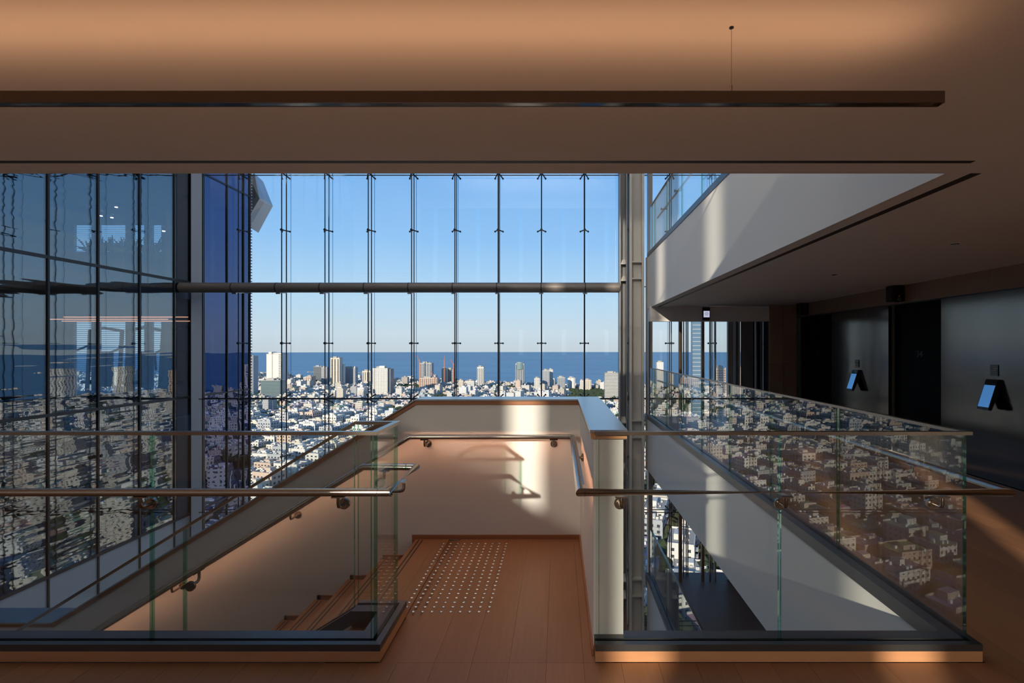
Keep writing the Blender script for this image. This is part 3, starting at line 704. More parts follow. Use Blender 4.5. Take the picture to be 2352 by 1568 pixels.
# ------------------------------------------------------------------ corridor end: beam, glazed screen, sign
tag(B(XV-.02, 4.655, 11.25, 11.45, 2.21, CEIL+.01).build('trim_beam', 'ceiling_paint'), 'beige bulkhead beam across the corridor end', kind='structure')
tag(MB().box(XV-.03, XV+.005, 11.7, 11.78, -1.17, 3.7).build('trim_post', 'column_dark'), 'slim steel edge strip at the end of the void', kind='structure')
gs = empty('glazed_screen', (3.4, 11.9, 0)); tag(gs, 'glazed screen of upright frames at the end of the corridor', 'window')
def upr(a, b, mat, name='upright', y0=11.6, y1=11.68, zt=2.56):
    for zz in (0, -LV):
        B(at(a, 0, 11.6)[0], at(b, 0, 11.6)[0], y0, y1, zz, zz+zt-.05).build(name, mat, gs)
upr(1560, 1567, 'frame_brown'); upr(1612, 1618, 'frame_brown'); upr(1672, 1684, 'frame_grey', 'panel'); upr(1684, 1690, 'corner_paint', 'upright'); upr(1690, 1697, 'panel_grey', 'upright', 11.64, 11.7)
upr(1697, 1704, 'blind_white', 'upright', 11.7, 11.72); upr(1704, 1730, 'panel_grey', 'panel'); upr(1736, 1739, 'frame_grey'); upr(1748, 1750, 'frame_grey'); upr(1757, 1765, 'frame_brown', 'panel')
upr(1730, 1757, 'lift_black', 'dark_glass', 11.74, 11.76)
upr(1577, 1579, 'rod_black', y0=11.9, y1=11.93); upr(1583, 1585, 'rod_black', y0=11.9, y1=11.93); upr(1587, 1589, 'rod_black', y0=11.9, y1=11.93); upr(1631, 1633, 'rod_black'); upr(1642, 1645, 'frame_grey')
upr(1632.5, 1671.5, 'rail_glass', 'glass_pane', 11.62, 11.63)
def wall_device(px0, px1, py0, py1, Y):
    a = at(px0, py1, Y); b = at(px1, py0, Y); e = empty('info_screen', ((a[0]+b[0])/2, Y, a[2])); tag(e, 'small black panel with a pale lit screen on the bulkhead beam', 'sign')
    bevelbox(a[0], b[0], Y-.03, Y+.045, a[2], b[2], .004).build('housing', 'black_plastic', e)
    h = b[2]-a[2]; sc = B(a[0]+.012, b[0]-.012, Y-.033, Y-.029, a[2]+h*.22, a[2]+h*.72).build('screen', 'screen_pale', e)
    cx, cz = (a[0]+b[0])/2, a[2]+h*.50; mk = MB()
    ring = [(cx+.032*math.cos(t_), Y-.035, cz+.032*math.sin(t_)) for t_ in [i*math.pi/9 for i in range(19)]]
    mk.tube(ring, .0035, 5, cap=False); mk.tube([(cx-.014, Y-.035, cz+.006), (cx, Y-.035, cz-.006), (cx+.016, Y-.035, cz+.006)], .0035, 5); mk.build('emblem', 'black_plastic', sc)
wall_device(1614, 1630, 706, 735, 11.2)

# ------------------------------------------------------------------ lift wall
def Yw(px, X=XR): return F*X/(px-VX)
lw = empty('lift_wall', (XR, 8, 0)); tag(lw, 'lift lobby wall of dark steel panels under an oak header', 'wall panelling')
HT = 2.285
edges = [(Yw(1829), Yw(1910), 'door'), (Yw(1910), Yw(2041), 'panel'), (Yw(2041), Yw(2161), 'door'), (Yw(2161), 5.35, 'panel'), (5.35, 4.0, 'panel'), (4.0, 2.9, 'door'), (2.9, 1.2, 'panel')]
for a, b_, kd in edges:
    if kd == 'panel': B(XR, XR+.05, b_+.004, a-.004, 0, HT).build('steel_panel', 'lift_steel', lw)
    else: B(XR-.0, XR+.095, b_-.0, b_+.015, 0, HT).build('jamb', 'lift_black', lw)
for j in range(4):
    for i in range(2):
        xa = 4.655+i*.292; B(xa+.002, xa+.290, 11.20+.004*((i+j) % 2), 11.26, j*.64+.002, min((j+1)*.64-.002, 2.6)).build('wood_panel', 'panel_walnut', lw)
B(4.80, XR+.1, 11.262, 12.1, 0, 2.5).build('return_wall', 'panel_grey', lw)
ys = [11.2, 10.0, 8.6, 7.4, 6.2, 4.9, 3.6, 2.3, 1.0]
for a, b_ in zip(ys[:-1], ys[1:]): B(XR, XR+.05, b_+.002, a-.002, HT+.015, 2.60).build('header_panel', 'panel_walnut', lw)
B(XR-.006, XR+.06, 1.0, 11.2, HT-.004, HT+.013).build('edge_strip', 'rod_black', lw)
dn = 0
for a, b_, kd in edges:
    if kd != 'door': continue
    dn += 1
    d = empty('lift_door', (XR+.12, (a+b_)/2, 0)); tag(d, ['black double lift door at the far end of the lobby', 'black double lift door between the two call screens', 'black lift door nearest the viewer beyond the right picture edge'][dn-1], 'lift door', 'lift doors')
    mid = (a+b_)/2
    B(XR+.10, XR+.14, mid+.002, a, 0, HT).build('door_leaf', 'lift_black', d); B(XR+.10, XR+.14, b_, mid-.002, 0, HT).build('door_leaf', 'lift_black', d)
    text('lettering', '34', .13, (XR+.098, mid, 1.52), (math.pi/2, 0, -math.pi/2), 'letter_faint', d)
def lantern(yc, lab, glyph):
    e = empty('hall_lantern', (XR, yc, 2.31)); tag(e, lab, 'lift lantern', 'hall lanterns above the lift doors')
    bevelbox(XR-.20, XR, yc-.07, yc+.07, 2.315, 2.555, .006).build('housing', 'black_plastic', e)
    B(XR-.204, XR-.20, yc-.065, yc+.065, 2.32, 2.55).build('side_plate', 'lens_black', e)
    text('lettering', glyph, .05, (XR-.09, yc-.0715, 2.37), (math.pi/2, 0, 0), 'letter_grey', e)
lantern(7.77, 'black box lantern with pale marking above the lift door, nearer one', 'A\nA2'); lantern(10.72, 'black box lantern above the far lift door', '-')
def call(yc, lab, sg):
    e = empty('call_screen', (XR, yc, .87)); tag(e, lab, 'touch screen', 'lift call screens')
    w_ = .085
    def wedge(x_t, x_b, zt, zb, ya, yb_, th):
        return MB().prism([(XR, zt), (XR-x_t, zt), (XR-x_b, zb), (XR-x_b+th, zb)], ya, yb_)
    # wedge body leaning out at the foot
    MB().add([(XR, yc-w_, 1.235), (XR-.035, yc-w_, 1.235), (XR-.150, yc-w_, .875), (XR-.110, yc-w_, .865), (XR, yc-w_, 1.12),
              (XR, yc+w_, 1.235), (XR-.035, yc+w_, 1.235), (XR-.150, yc+w_, .875), (XR-.110, yc+w_, .865), (XR, yc+w_, 1.12)],
             [(0, 1, 2, 3, 4), (9, 8, 7, 6, 5), (0, 5, 6, 1), (1, 6, 7, 2), (2, 7, 8, 3), (3, 8, 9, 4), (4, 9, 5, 0)]).build('housing', 'black_plastic', e)
    def face(z_): return XR-.035-(1.235-z_)/(.36)*.115-.0015
    def quad(y0_, y1_, za, zb, nm, mt):
        return MB().add([(face(za), y0_, za), (face(za), y1_, za), (face(zb), y1_, zb), (face(zb), y0_, zb), (face(za)+.002, y0_, za), (face(za)+.002, y1_, za), (face(zb)+.002, y1_, zb), (face(zb)+.002, y0_, zb)],
                        [(0, 1, 2, 3), (7, 6, 5, 4), (0, 4, 5, 1), (1, 5, 6, 2), (2, 6, 7, 3), (3, 7, 4, 0)]).build(nm, mt, e)
    quad(yc-w_+.008, yc+w_-.008, .905, 1.165, 'screen', 'screen_blue'); quad(yc-w_+.01, yc+w_-.03, 1.185, 1.225, 'reader', 'lens_black')
    zc_ = .888; xc = face(zc_)-.002
    ring = [(xc, yc+.012*math.cos(t_), zc_+.012*math.sin(t_)) for t_ in [i*math.pi/7 for i in range(15)]]
    MB().tube(ring, .0015, 5, cap=False).build('button', 'letter_grey', e)
    s = empty('wall_plate', (XR, yc, 1.27)); tag(s, 'small %s plate on the steel panel above the %s call screen' % (sg, 'far' if yc > 8 else 'near'), 'sign')
    B(XR-.008, XR, yc-.055, yc+.055, 1.275, 1.41).build('plate', 'black_plastic', s)
    g = MB(); rr_ = random.Random(3)
    for k in range(5): zz = 1.29+k*.023; g.box(XR-.0095, XR-.008, yc-.045+rr_.random()*.02, yc+.045-rr_.random()*.03, zz, zz+.009)
    g.build('print', 'letter_grey', s)
call(8.93, 'tilted blue call screen on the far steel panel', 'dark'); call(6.12, 'tilted blue call screen on the near steel panel', 'silver and black')
# corridor downlights
for i, (px, py) in enumerate(((2193, 559), (1916, 630))):
    Yd = F*.965/(VY-py); x = (px-VX)*Yd/F; e = empty('downlight', (x, Yd, 2.565)); tag(e, 'slim unlit recessed ceiling spot over the corridor, %s' % ('nearer one' if i == 0 else 'farther one'), 'light', 'recessed corridor spots')
    MB().cyl((x, Yd, 2.560), (x, Yd, 2.5652), .055, 20).build('trim_ring', 'wall_paint', e); MB().cyl((x, Yd, 2.558), (x, Yd, 2.560), .035, 20).build('lens', 'lens_black', e)
# small switch plate on the landing side wall
e = tag(B(.183, .187, 3.7, 3.76, .38, .5).build('wall_switch', 'wall_paint'), 'small white plate low on the right landing wall', 'switch')

# ------------------------------------------------------------------ land, sea, city
ZG = -115.0
def coast(x): return 1590-.358*x
def land():
    m = MB(); xs_ = [-3500, -2000, -1084, -500, 155, 800, 1600, 3400]
    pts = [(x, coast(x) if x > -1500 else coast(-1500)+(-1500-x)*.1) for x in xs_]
    top = pts+[(3400, 60), (-3500, 60)]
    m.add([(x, y, ZG) for x, y in top]+[(x, y, ZG-12) for x, y in top], [tuple(range(len(top)-1, -1, -1))]+[(i, (i+1) % len(top), (i+1) % len(top)+len(top), i+len(top)) for i in range(len(top))])
    o = m.build('ground', 'city_ground', recalc=True); tag(o, 'city ground with streets between the blocks', kind='structure')
land()
def sea():
    rr_ = [900, 1300, 1700, 2200, 2900, 3800, 5000, 6600, 8800, 11500, 15000, 20000, 26000, 34000, 44000, 58000]
    A = [math.radians(-62+124*i/48) for i in range(49)]; m = MB()
    for r in rr_:
        for a in A: m.v.append((r*math.sin(a), r*math.cos(a), ZG-.6-r*r/(2*6371000)))
    for i in range(len(rr_)-1):
        for j in range(48): q = i*49+j; m.f.append((q, q+1, q+50, q+49))
    o = m.build('sea', 'sea_water', smooth=False, recalc=False); tag(o, 'blue sea reaching to the horizon', kind='structure')
sea()
bk = MB()
for (x, y, l) in ((-1500, 2520, 160), (-1260, 2560, 110), (-1010, 2480, 90)):
    for k in range(14):
        xx = x+l*k/14; bk.box(xx, xx+l/14+3, y, y+9+3*R.random(), ZG-2, ZG+1.5+1.5*R.random())
o = tag(bk.build('breakwater', 'rock_grey'), 'low stone breakwaters off the coast', 'breakwater', kind='stuff')

WIN = 'city_window'
def facade_windows(m, x0, x1, z0, z1, y, nx, nz, fx=.5, fz=.5, side=None, dep=.15):
    """proud dark window boxes on a face; side None: faces -y at y; 'x': on the plane x=y running along y from x0 to x1"""
    sx_, sz_ = (x1-x0)/nx, (z1-z0)/nz
    for i in range(nx):
        for j in range(nz):
            a = x0+sx_*(i+.5-fx/2); b = x0+sx_*(i+.5+fx/2); c = z0+sz_*(j+.5-fz/2); d = z0+sz_*(j+.5+fz/2)
            if side is None: m.add([(a, y-dep, c), (b, y-dep, c), (b, y-dep, d), (a, y-dep, d), (a, y, c), (b, y, c), (b, y, d), (a, y, d)], [(0, 1, 2, 3), (0, 4, 5, 1), (3, 2, 6, 7), (0, 3, 7, 4), (1, 5, 6, 2)])
            else: s_ = side; m.add([(y+s_*dep, a, c), (y+s_*dep, b, c), (y+s_*dep, b, d), (y+s_*dep, a, d)], [(0, 1, 2, 3) if s_ > 0 else (3, 2, 1, 0)])

FOOT = []
def tower(px0, px1, pyt, dist, label, mat='city_white', nx=5, fx=.5, fz=.5, deep=None, style='grid', name='tower_block', base=None, sub=None):
    x0, x1 = (px0-VX)*dist/F, (px1-VX)*dist/F; zt = EYE-(pyt-VY)*dist/F; wdt = x1-x0; dp = deep or wdt*.8
    e = empty(name, ((x0+x1)/2, dist, ZG)); tag(e, label, 'building')
    y0_, y1_ = dist, dist+dp; FOOT.append((x0-13, x1+13, y0_-11, y1_+11))
    B(x0, x1, y0_, y1_, ZG, zt).build('wall', mat, e)
    nz_ = max(3, int((zt-ZG)/3.4)); wm = MB()
    if style == 'bands':
        h = (zt-ZG-4)/nz_
        for j in range(nz_): wm.box(x0+.3, x1-.3, y0_-.12, y0_, ZG+4+h*(j+.3), ZG+4+h*(j+.75)); wm.box(x0-.12, x0, y0_+.5, y1_-.5, ZG+4+h*(j+.3), ZG+4+h*(j+.75))
        wm.build('window_band', WIN, e)
    elif style == 'lines':
        h = 3.4
        for j in range(int((zt-ZG)/h)): wm.box(x0-.1, x1+.1, y0_-.15, y0_, ZG+h*j, ZG+h*j+.5)
        wm.build('floor_line', 'city_grey', e)
    elif style == 'fins':
        for i in range(nx): s_ = wdt/nx; wm.box(x0+s_*(i+.25), x0+s_*(i+.75), y0_-.1, y0_, ZG+5, zt-3)
        wm.build('window_strip', WIN, e)
        fl_ = MB(); h = (zt-ZG)/nz_
        for j in range(1, nz_): fl_.box(x0-.15, x1+.15, y0_-.3, y0_-.1, ZG+h*j, ZG+h*j+.5)
        fl_.build('floor_edges', mat, e)
    elif style == 'blank':
        for j in range(nz_): h = (zt-ZG-4)/nz_; wm.box(x0+wdt*.35, x0+wdt*.42, y0_-.1, y0_, ZG+4+h*(j+.3), ZG+4+h*(j+.7)); wm.box(x0+wdt*.80, x0+wdt*.97, y0_-.1, y0_, ZG+4+h*(j+.3), ZG+4+h*(j+.7))
        wm.build('window', WIN, e)
    else:
        facade_windows(wm, x0, x1, ZG+4, zt-1.5, y0_, nx, nz_, fx, fz); facade_windows(wm, y0_, y1_, ZG+4, zt-1.5, x0, max(3, nx-1), nz_, fx, fz, side=-1)
        wm.build('window', WIN, e)
    rm = MB(); rm.box(x0-.4, x1+.4, y0_-.4, y1_+.4, zt, zt+1.0); rm.box(x0+wdt*.2, x0+wdt*.6, y0_+dp*.2, y0_+dp*.7, zt+1, zt+4.5); rm.cyl((x0+wdt*.75, y0_+dp*.4, zt+1), (x0+wdt*.75, y0_+dp*.4, zt+3.4), wdt*.07, 8)
    rm.build('roof', 'city_roof' if mat != 'city_dark' else 'city_grey', e)
    if sub: sub(e, x0, x1, y0_, y1_, zt)
    return e
def greentop(e, x0, x1, y0, y1, zt): MB().cyl(((x0+x1)/2, (y0+y1)/2-3, zt-16), ((x0+x1)/2, (y0+y1)/2-3, zt+3), (x1-x0)*.47, 20).build('glass_crown', 'city_teal', e)
tower(558, 582, 818, 1250, 'grey glass tower with pale banded floors nearest the blue wing', 'city_grey', style='bands')
tower(612, 647, 813, 1620, 'tall white hotel slab with narrow slit windows, tallest on the shore', 'city_white', style='blank', sub=lambda e, x0, x1, y0, y1, zt: MB().box(x0+4, x0+14, y0+4, y1-6, zt, zt+7).box(x0+22, x1-3, y0+6, y1-8, zt, zt+4).build('roof_house', 'city_white', e))
tower(599, 643, 874, 1150, 'low dark green glass office block in front of the white hotel slab', 'city_teal', style='bands', deep=30)
tower(702, 719, 865, 1450, 'small peach apartment block left of the black tower', 'city_peach', nx=4)
tower(720, 739, 842, 1600, 'black glass tower left of the stepped twin towers', 'city_dark', style='bands')
tower(738, 751, 844, 1500, 'slim pale grey tower leaning against the black tower', 'city_grey', nx=4)
tower(759, 780, 822, 1480, 'cream tower with ochre strip and balcony fins, tallest of its cluster', 'city_cream', style='fins', nx=3)
tower(776, 789, 838, 1500, 'slender stepped wing joined right of the cream tower', 'city_white', nx=3)
tower(786, 816, 845, 1530, 'wide grey slab with stepped white roof beside the cream tower', 'city_grey', nx=8, deep=20, sub=lambda e, x0, x1, y0, y1, zt: MB().box(x1-12, x1-2, y0+3, y1-3, zt, zt+5).build('roof_house', 'city_white', e))
tower(832, 851, 852, 1480, 'pale cream apartment tower left of the broad white block', 'city_cream', style='fins', nx=4)
tower(856, 890, 846, 1180, 'broad bright white block with dense small windows, largest in the middle', 'city_white', nx=9, fx=.4, fz=.45, deep=22, sub=lambda e, x0, x1, y0, y1, zt: (MB().box(x0+14, x1-8, y0+3, y1-5, zt, zt+6).build('roof_house', 'city_white', e), MB().box(x1, x1+5, y0+6, y1+8, ZG, zt-1).build('dark_wing', 'city_dark', e)))
tower(964, 991, 834, 1420, 'unfinished grey concrete tower with open floors beside a crane', 'city_grey', nx=5, fx=.7, fz=.6)
tower(964, 1004, 868, 1380, 'low unfinished concrete block at the foot of the concrete tower', 'city_peach', nx=9, fx=.6, fz=.6, deep=20)
tower(1014, 1027, 847, 1500, 'cream unfinished tower under two cranes, left half', 'city_cream', nx=3); tower(1026, 1042, 848, 1510, 'dark netted unfinished tower under two cranes, right half', 'city_grey', style='bands')
tower(1096, 1111, 843, 1450, 'lone slim white apartment tower on the waterfront', 'city_white', style='fins', nx=4)
tower(1184, 1204, 835, 1450, 'round-topped tower with green glass crown', 'city_grey', style='fins', nx=5, sub=greentop)
tower(1246, 1262, 851, 1400, 'grey tower, left of a joined pair', 'city_grey', nx=4); tower(1260, 1270, 849, 1440, 'white narrow tower, right of a joined pair', 'city_white', nx=3)
tower(1280, 1298, 867, 1350, 'short grey office block with dark window bands', 'city_grey', nx=5, fx=.7); tower(1304, 1321, 868, 1400, 'short white apartment tower with plain left wall', 'city_white', style='blank')
tower(1390, 1421, 857, 1150, 'broad white building with long dark window bands beside the steel column', 'city_white', style='bands', deep=26)
tower(1332, 1340, 874, 1400, 'little white tower behind the last facade cable', 'city_white', nx=3); tower(1342, 1358, 873, 1380, 'pale cream block right of the little white tower', 'city_cream', nx=4)
tower(1342-115, 1342-102, 869, 1350, 'small white stepped block left of the joined towers', 'city_white', nx=3); tower(1053, 1064, 874, 1350, 'cream short block right of the cranes', 'city_cream', nx=3); tower(1073, 1089, 875, 1340, 'white row block on the near shore side', 'city_white', nx=5)
tower(1509, 1524, 832, 1350, 'white tower with dotted windows seen through the corridor end', 'city_white', nx=4, fx=.35, fz=.4); tower(1537, 1547, 860, 1350, 'cream short tower right of the dotted white tower', 'city_cream', nx=3)
tower(1645, 1667, 846, 700, 'peach block with scattered windows behind the corridor screen', 'city_peach', nx=5, fx=.4)
tower(1591, 1611, 560, 420, 'very tall blue glass tower with thin floor lines seen at the corridor end', 'city_bluish', style='lines')
nums_ = {1700: 'first', 1800: 'second', 1950: 'third', 2120: 'fourth', 2260: 'fifth', 2400: 'sixth', 250: 'first', 300: 'second', 380: 'third'}
for (a, b_, t_, d_) in ((1700, 1735, 842, 1300), (1800, 1830, 850, 1200), (1950, 1990, 835, 1250), (2120, 2160, 848, 1200), (2260, 2290, 838, 1300), (2400, 2440, 846, 1200), (380, 402, 840, 1400), (250, 275, 846, 1350), (300, 318, 852, 1400)):
    tower(a, b_, t_, d_, 'distant tower mirrored in the glass, %s counting right from the %s' % (nums_[a], 'steel column' if a > 600 else 'left picture edge'), ['city_white', 'city_cream', 'city_peach'][a % 3], nx=5)
def crane(px, pyt, dist, jib, lab):
    x = (px-VX)*dist/F; zt = EYE-(pyt-VY)*dist/F; e = empty('tower_crane', (x, dist-3, ZG)); tag(e, lab, 'crane', 'tower cranes on the skyline')
    B(x-.9, x+.9, dist-4, dist-2.2, ZG, zt).build('mast', 'crane_red', e)
    MB().tube([(x, dist-3, zt-3), (x+jib[0], dist-3, zt+jib[1])], .8, 4).build('jib', 'crane_red', e); MB().tube([(x, dist-3, zt-3), (x-jib[0]*.3, dist-3, zt-2-jib[1]*.1)], .9, 4).build('counter_jib', 'crane_red', e)
crane(964, 826, 1400, (-7, 12), 'red crane left of the unfinished concrete tower'); crane(1021, 826, 1480, (2, 14), 'tall red crane on the cream unfinished tower')
crane(1042, 834, 1490, (-9, 12), 'red crane with jib leaning left over the netted tower'); crane(999, 865, 1360, (-10, 14), 'small orange crane beside the low concrete block')

# individual low blocks nearest the viewer, then the mass
rc = random.Random(21)
ang = math.radians(17); ca, sa = math.cos(ang), math.sin(ang)
cells = []
for i in range(-95, 96):
    for j in range(0, 100):
        u = i*25.0+(2.5 if i % 4 == 0 else 0); v = 60+j*21.0+(4 if j % 3 == 0 else 0)
        x = u*ca+v*sa-250; y = -u*sa*-1*0 + v*ca - u*sa
        if y < 135 or y > coast(x)-25 or abs(x) > y*1.12+40: continue
        if any(a_ < x < b_ and c_ < y < d_ for a_, b_, c_, d_ in FOOT): continue
        nv = noise.noise(Vector((x/170, y/170, 3.1))) if y > 420 else -1
        cells.append((x, y, nv))
def vis_score(x, y, h):
    px = VX+x*F/y; pb = VY+(EYE-ZG-h)*F/y; pg = VY+(EYE-ZG)*F/y
    ok = False
    if 470 < px < 955: ok = pb < 915+(955-px)*.61
    elif px < 1335 and px >= 955: ok = pb < 912
    elif 1385 < px < 1424: ok = pb < 980
    elif 1490 <= px < 1790: ok = pb < 930+(px-1490)*.9 or (1070 < pg < 1440 and px < 1670)
    return (h*F/y)*(1 if ok else .0), px, pg
protos = {}
def proto(kind, mat):
    """unit block: footprint 1 x 1 metre-less (built at real size then scaled a little)"""
    key = (kind, mat)
    if key in protos: return protos[key]
    wv, dv, fl_n = [(15, 13, 3), (18, 12, 4), (13, 13, 4), (20, 14, 5), (16, 15, 3), (22, 12, 4)][kind]
    h = fl_n*3.2+1; x0, x1, y0, y1 = -wv/2, wv/2, -dv/2, dv/2
    rt = []
    def mk(mb, name, mt):
        me = bpy.data.meshes.new(name); me.from_pydata(mb.v, [], mb.f); bm = bmesh.new(); bm.from_mesh(me); bmesh.ops.recalc_face_normals(bm, faces=bm.faces); bm.to_mesh(me); bm.free(); me.materials.append(MAT[mt]); rt.append((name, me))
    mk(MB().box(x0, x1, y0, y1, -2, h).box(x0, x0+.3, y0, y1, h, h+.9).box(x1-.3, x1, y0, y1, h, h+.9).box(x0, x1, y0, y0+.3, h, h+.9).box(x0, x1, y1-.3, y1, h, h+.9), 'wall', mat)
    wm = MB(); nxx = int(wv/3.4)
    facade_windows(wm, x0+.5, x1-.5, 1, h-.6, y0, nxx, fl_n, .45, .45, dep=.1); facade_windows(wm, y0+.5, y1-.5, 1, h-.6, x0, int(dv/3.6), fl_n, .45, .45, side=-1); facade_windows(wm, y0+.5, y1-.5, 1, h-.6, x1, int(dv/3.6), fl_n, .45, .45, side=1)
    mk(wm, 'window', WIN)
    bm_ = MB(); cx = x0+wv*(.3 if kind % 2 else .65)
    for f_ in range(fl_n): bm_.box(cx-2.4, cx+2.4, y0-1.5, y0, 1+f_*3.1, 1.15+f_*3.1).box(cx-2.4, cx+2.4, y0-1.55, y0-1.4, 1.15+f_*3.1, 2.0+f_*3.1)
    mk(bm_, 'balcony', mat if kind != 4 else 'city_grey')
    mk(MB().box(x0+.3, x1-.3, y0+.3, y1-.3, h, h+.06), 'roof', 'city_roof')
    mk(MB().box(-wv*.2, wv*.12, -1, dv*.3, h, h+2.7), 'roof_shed', mat)
    tk = MB()
    for q in range(5): xx = x0+2+q*(wv-4)/4; tk.cyl((xx, dv*(-.25 if q % 2 else -.1), h+.5), (xx+1.3, dv*(-.25 if q % 2 else -.1), h+.5), .45, 6).box(xx-.2, xx+1.5, dv*(-.25 if q % 2 else -.1)+.5, dv*(-.25 if q % 2 else -.1)+.6, h, h+1.5)
    mk(tk, 'water_tank', 'city_white')
    protos[key] = (rt, h, wv, dv, fl_n); return protos[key]
cand = []
for idx, (x, y, nv) in enumerate(cells):
    if nv > .30: continue
    kind = rc.randrange(6); s_, px, pg = vis_score(x, y, 13)
    cand.append((s_, idx, kind, px, pg))
cand.sort(reverse=True)
chosen = {}
for s_, idx, kind, px, pg in cand:
    if s_ > 0 and len(chosen) < 290: chosen[idx] = (kind, px, pg)
mats = ['city_white', 'city_white', 'city_white', 'city_cream', 'city_white', 'city_peach', 'city_grey', 'city_cream']
cname = {'city_white': 'white', 'city_cream': 'cream', 'city_peach': 'peach', 'city_grey': 'grey'}
nums = ['first', 'second', 'third', 'fourth', 'fifth', 'sixth', 'seventh', 'eighth', 'ninth', 'tenth', 'eleventh', 'twelfth', 'thirteenth', 'fourteenth', 'fifteenth']
jit = {}
for idx in range(len(cells)): jit[idx] = (rc.uniform(-3, 3), rc.uniform(-2, 2), rc.choice((0, 0, 0, math.pi/2))+rc.uniform(-.06, .06), rc.uniform(.85, 1.15), rc.random())
seen = {}
for idx in sorted(chosen, key=lambda i: chosen[i][1]):
    kind, px, pg = chosen[idx]; x, y, nv = cells[idx]; jx, jy, ja, js_, jr = jit[idx]
    mat = mats[int(jr*8)]; rt, h, wv, dv, fln = proto(kind, mat)
    e = bpy.data.objects.new('apartment_block', None); COL.objects.link(e); e.location = (x+jx, y+jy, ZG); e.rotation_euler = (0, 0, -ang+ja); e.scale = (js_, js_, js_*(1+.25*math.sin(idx)))
    e['org'] = (0, 0, 0)
    pane = int((px-461)/97.8)
    where = ('%s facade pane from corner post' % nums[max(0, min(14, pane))])
    row = 'close below' if pg > 1100 else ('near' if pg > 1040 else ('fairly near' if pg > 990 else ('midway' if pg > 950 else 'far')))
    key = (mat, fln, pane, row); seen[key] = seen.get(key, 0)+1; row += '' if seen[key] == 1 else ', %s such from left' % nums[seen[key]-1]
    tag(e, '%s %s-storey city block, %s, %s' % (cname[mat], ['two', 'three', 'four', 'five', 'six'][fln-2], where, row), 'building', 'low city blocks seen through the facade')
    for nm, me in rt:
        o = bpy.data.objects.new(nm, me); COL.objects.link(o); o.parent = e

# the rest of the city in one mesh with real relief
V, FC, UV, TC = [], [], [], []
def cbox(cx, cy, hw, hd, z0, z1, a, col, roofcol, uvs=True):
    c_, s_ = math.cos(a), math.sin(a); n0 = len(V)
    q = [(-hw, -hd), (hw, -hd), (hw, hd), (-hw, hd)]
    for zz in (z0, z1):
        for (p, r) in q: V.append((cx+p*c_-r*s_, cy+p*s_+r*c_, zz))
    ln = [2*hw, 2*hd, 2*hw, 2*hd]
    for k in range(4):
        k2 = (k+1) % 4; FC.append((n0+k, n0+k2, n0+k2+4, n0+k+4)); L_ = ln[k] if uvs else 0; H = (z1-z0) if uvs else 0
        UV.extend([0, 0, L_, 0, L_, H, 0, H]); TC.append(col)
    FC.append((n0+4, n0+5, n0+6, n0+7)); UV.extend([0]*8); TC.append(roofcol)
pal = [(.70, .66, .60), (.66, .60, .52), (.58, .51, .43), (.48, .43, .37), (.74, .70, .65), (.44, .44, .44), (.60, .47, .38)]
TR = []
ico = bmesh.new(); bmesh.ops.create_icosphere(ico, subdivisions=1, radius=1); iv = np.array([v.co[:] for v in ico.verts]); ifc = np.array([[v.index for v in f.verts] for f in ico.faces]); ico.free()
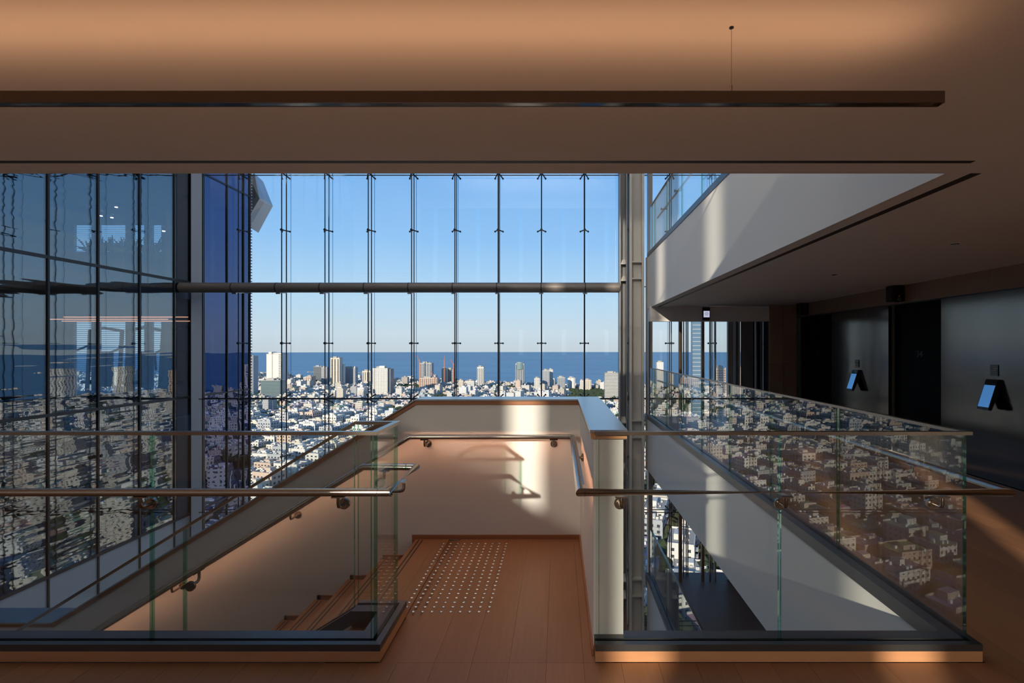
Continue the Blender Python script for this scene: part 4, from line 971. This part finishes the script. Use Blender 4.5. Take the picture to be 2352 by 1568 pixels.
for idx, (x, y, nv) in enumerate(cells):
    jx, jy, ja, js_, jr = jit[idx]
    for k in range(9 if nv > .30 else (6 if y < 900 else 4)):
        big = nv > .30
        TR.append((x+rc.uniform(-11, 11) if big else x+rc.choice((-12.5, 12.5))*rc.uniform(.85, 1.1), y+rc.uniform(-10, 10), rc.uniform(2.8, 5.6)))
    if idx in chosen or nv > .30: continue
    col = rc.choice(pal[:5]) if rc.random() < .82 else rc.choice(pal[5:]); k_ = rc.uniform(.85, 1.05); col = tuple(c*k_ for c in col); rf = tuple(c*rc.uniform(.45, 1.0) for c in (.56, .51, .44)) if rc.random() > .05 else (.45, .22, .13)
    h = rc.choice((9, 10, 12, 13, 13, 16)) if rc.random() < .90 else rc.uniform(18, 30)
    hw, hd = rc.uniform(6.2, 10.2), rc.uniform(5, 8); a = -ang+ja
    cx, cy = x+jx, y+jy
    cbox(cx, cy, hw, hd, ZG-1, ZG+h, a, col, rf)
    if rc.random() < .5: cbox(cx+hw*.4*math.cos(a), cy+hw*.4*math.sin(a), hw*.45, hd*1.15, ZG-1, ZG+h-3.2, a, col, rf)
    cbox(cx+rc.uniform(-3, 3), cy+rc.uniform(-1, 3), rc.uniform(1.5, 4), rc.uniform(1.5, 3), ZG+h, ZG+h+rc.uniform(2, 3.6), a, col, rf, False)
    for q in range(4 if y < 900 else 2): cbox(cx+rc.uniform(-.8, .8)*hw, cy+rc.uniform(-.8, .8)*hd, .7, .5, ZG+h, ZG+h+1.5, a, (.78, .78, .76), (.78, .78, .76), False)
    # parapet lip
    if y < 700:
        for s_ in (-1, 1): cbox(cx-s_*hd*math.sin(a)*.97, cy+s_*hd*math.cos(a)*.97, hw, .2, ZG+h, ZG+h+.9, a, col, col, False)
me = bpy.data.meshes.new('city_blocks'); me.from_pydata(V, [], FC)
uvl = me.uv_layers.new(name='UVMap'); uvl.data.foreach_set('uv', np.array(UV, dtype=np.float32))
ca_ = me.color_attributes.new('tint', 'FLOAT_COLOR', 'CORNER'); tcn_ = np.repeat(np.array([(*c, 1) for c in TC], dtype=np.float32), 4, axis=0); ca_.data.foreach_set('color', tcn_.ravel())
me.materials.append(MAT['city_mass']); o = bpy.data.objects.new('city_blocks', me); COL.objects.link(o)
tag(o, 'dense mass of pale low city blocks stretching to the shore', 'buildings', kind='stuff')
T = np.array(TR); n_ = len(T); rng = np.random.default_rng(3)
vv = iv[None]*(T[:, 2][:, None, None])*(.75+.5*rng.random((n_, len(iv), 1))); vv[:, :, 2] *= .85
vv[:, :, 0] += T[:, 0][:, None]; vv[:, :, 1] += T[:, 1][:, None]; vv[:, :, 2] += ZG+4+T[:, 2][:, None]*.4
ff = (ifc[None]+(np.arange(n_)*len(iv))[:, None, None]).reshape(-1, 3)
me = bpy.data.meshes.new('tree_canopy'); me.from_pydata(vv.reshape(-1, 3).tolist(), [], ff.tolist()); me.materials.append(MAT['tree_green'])
o = bpy.data.objects.new('tree_canopy', me); COL.objects.link(o); tag(o, 'dark green street trees and parks between the city blocks', 'trees', kind='stuff')

for o in bpy.data.objects:
    if 'org' in o: del o['org']
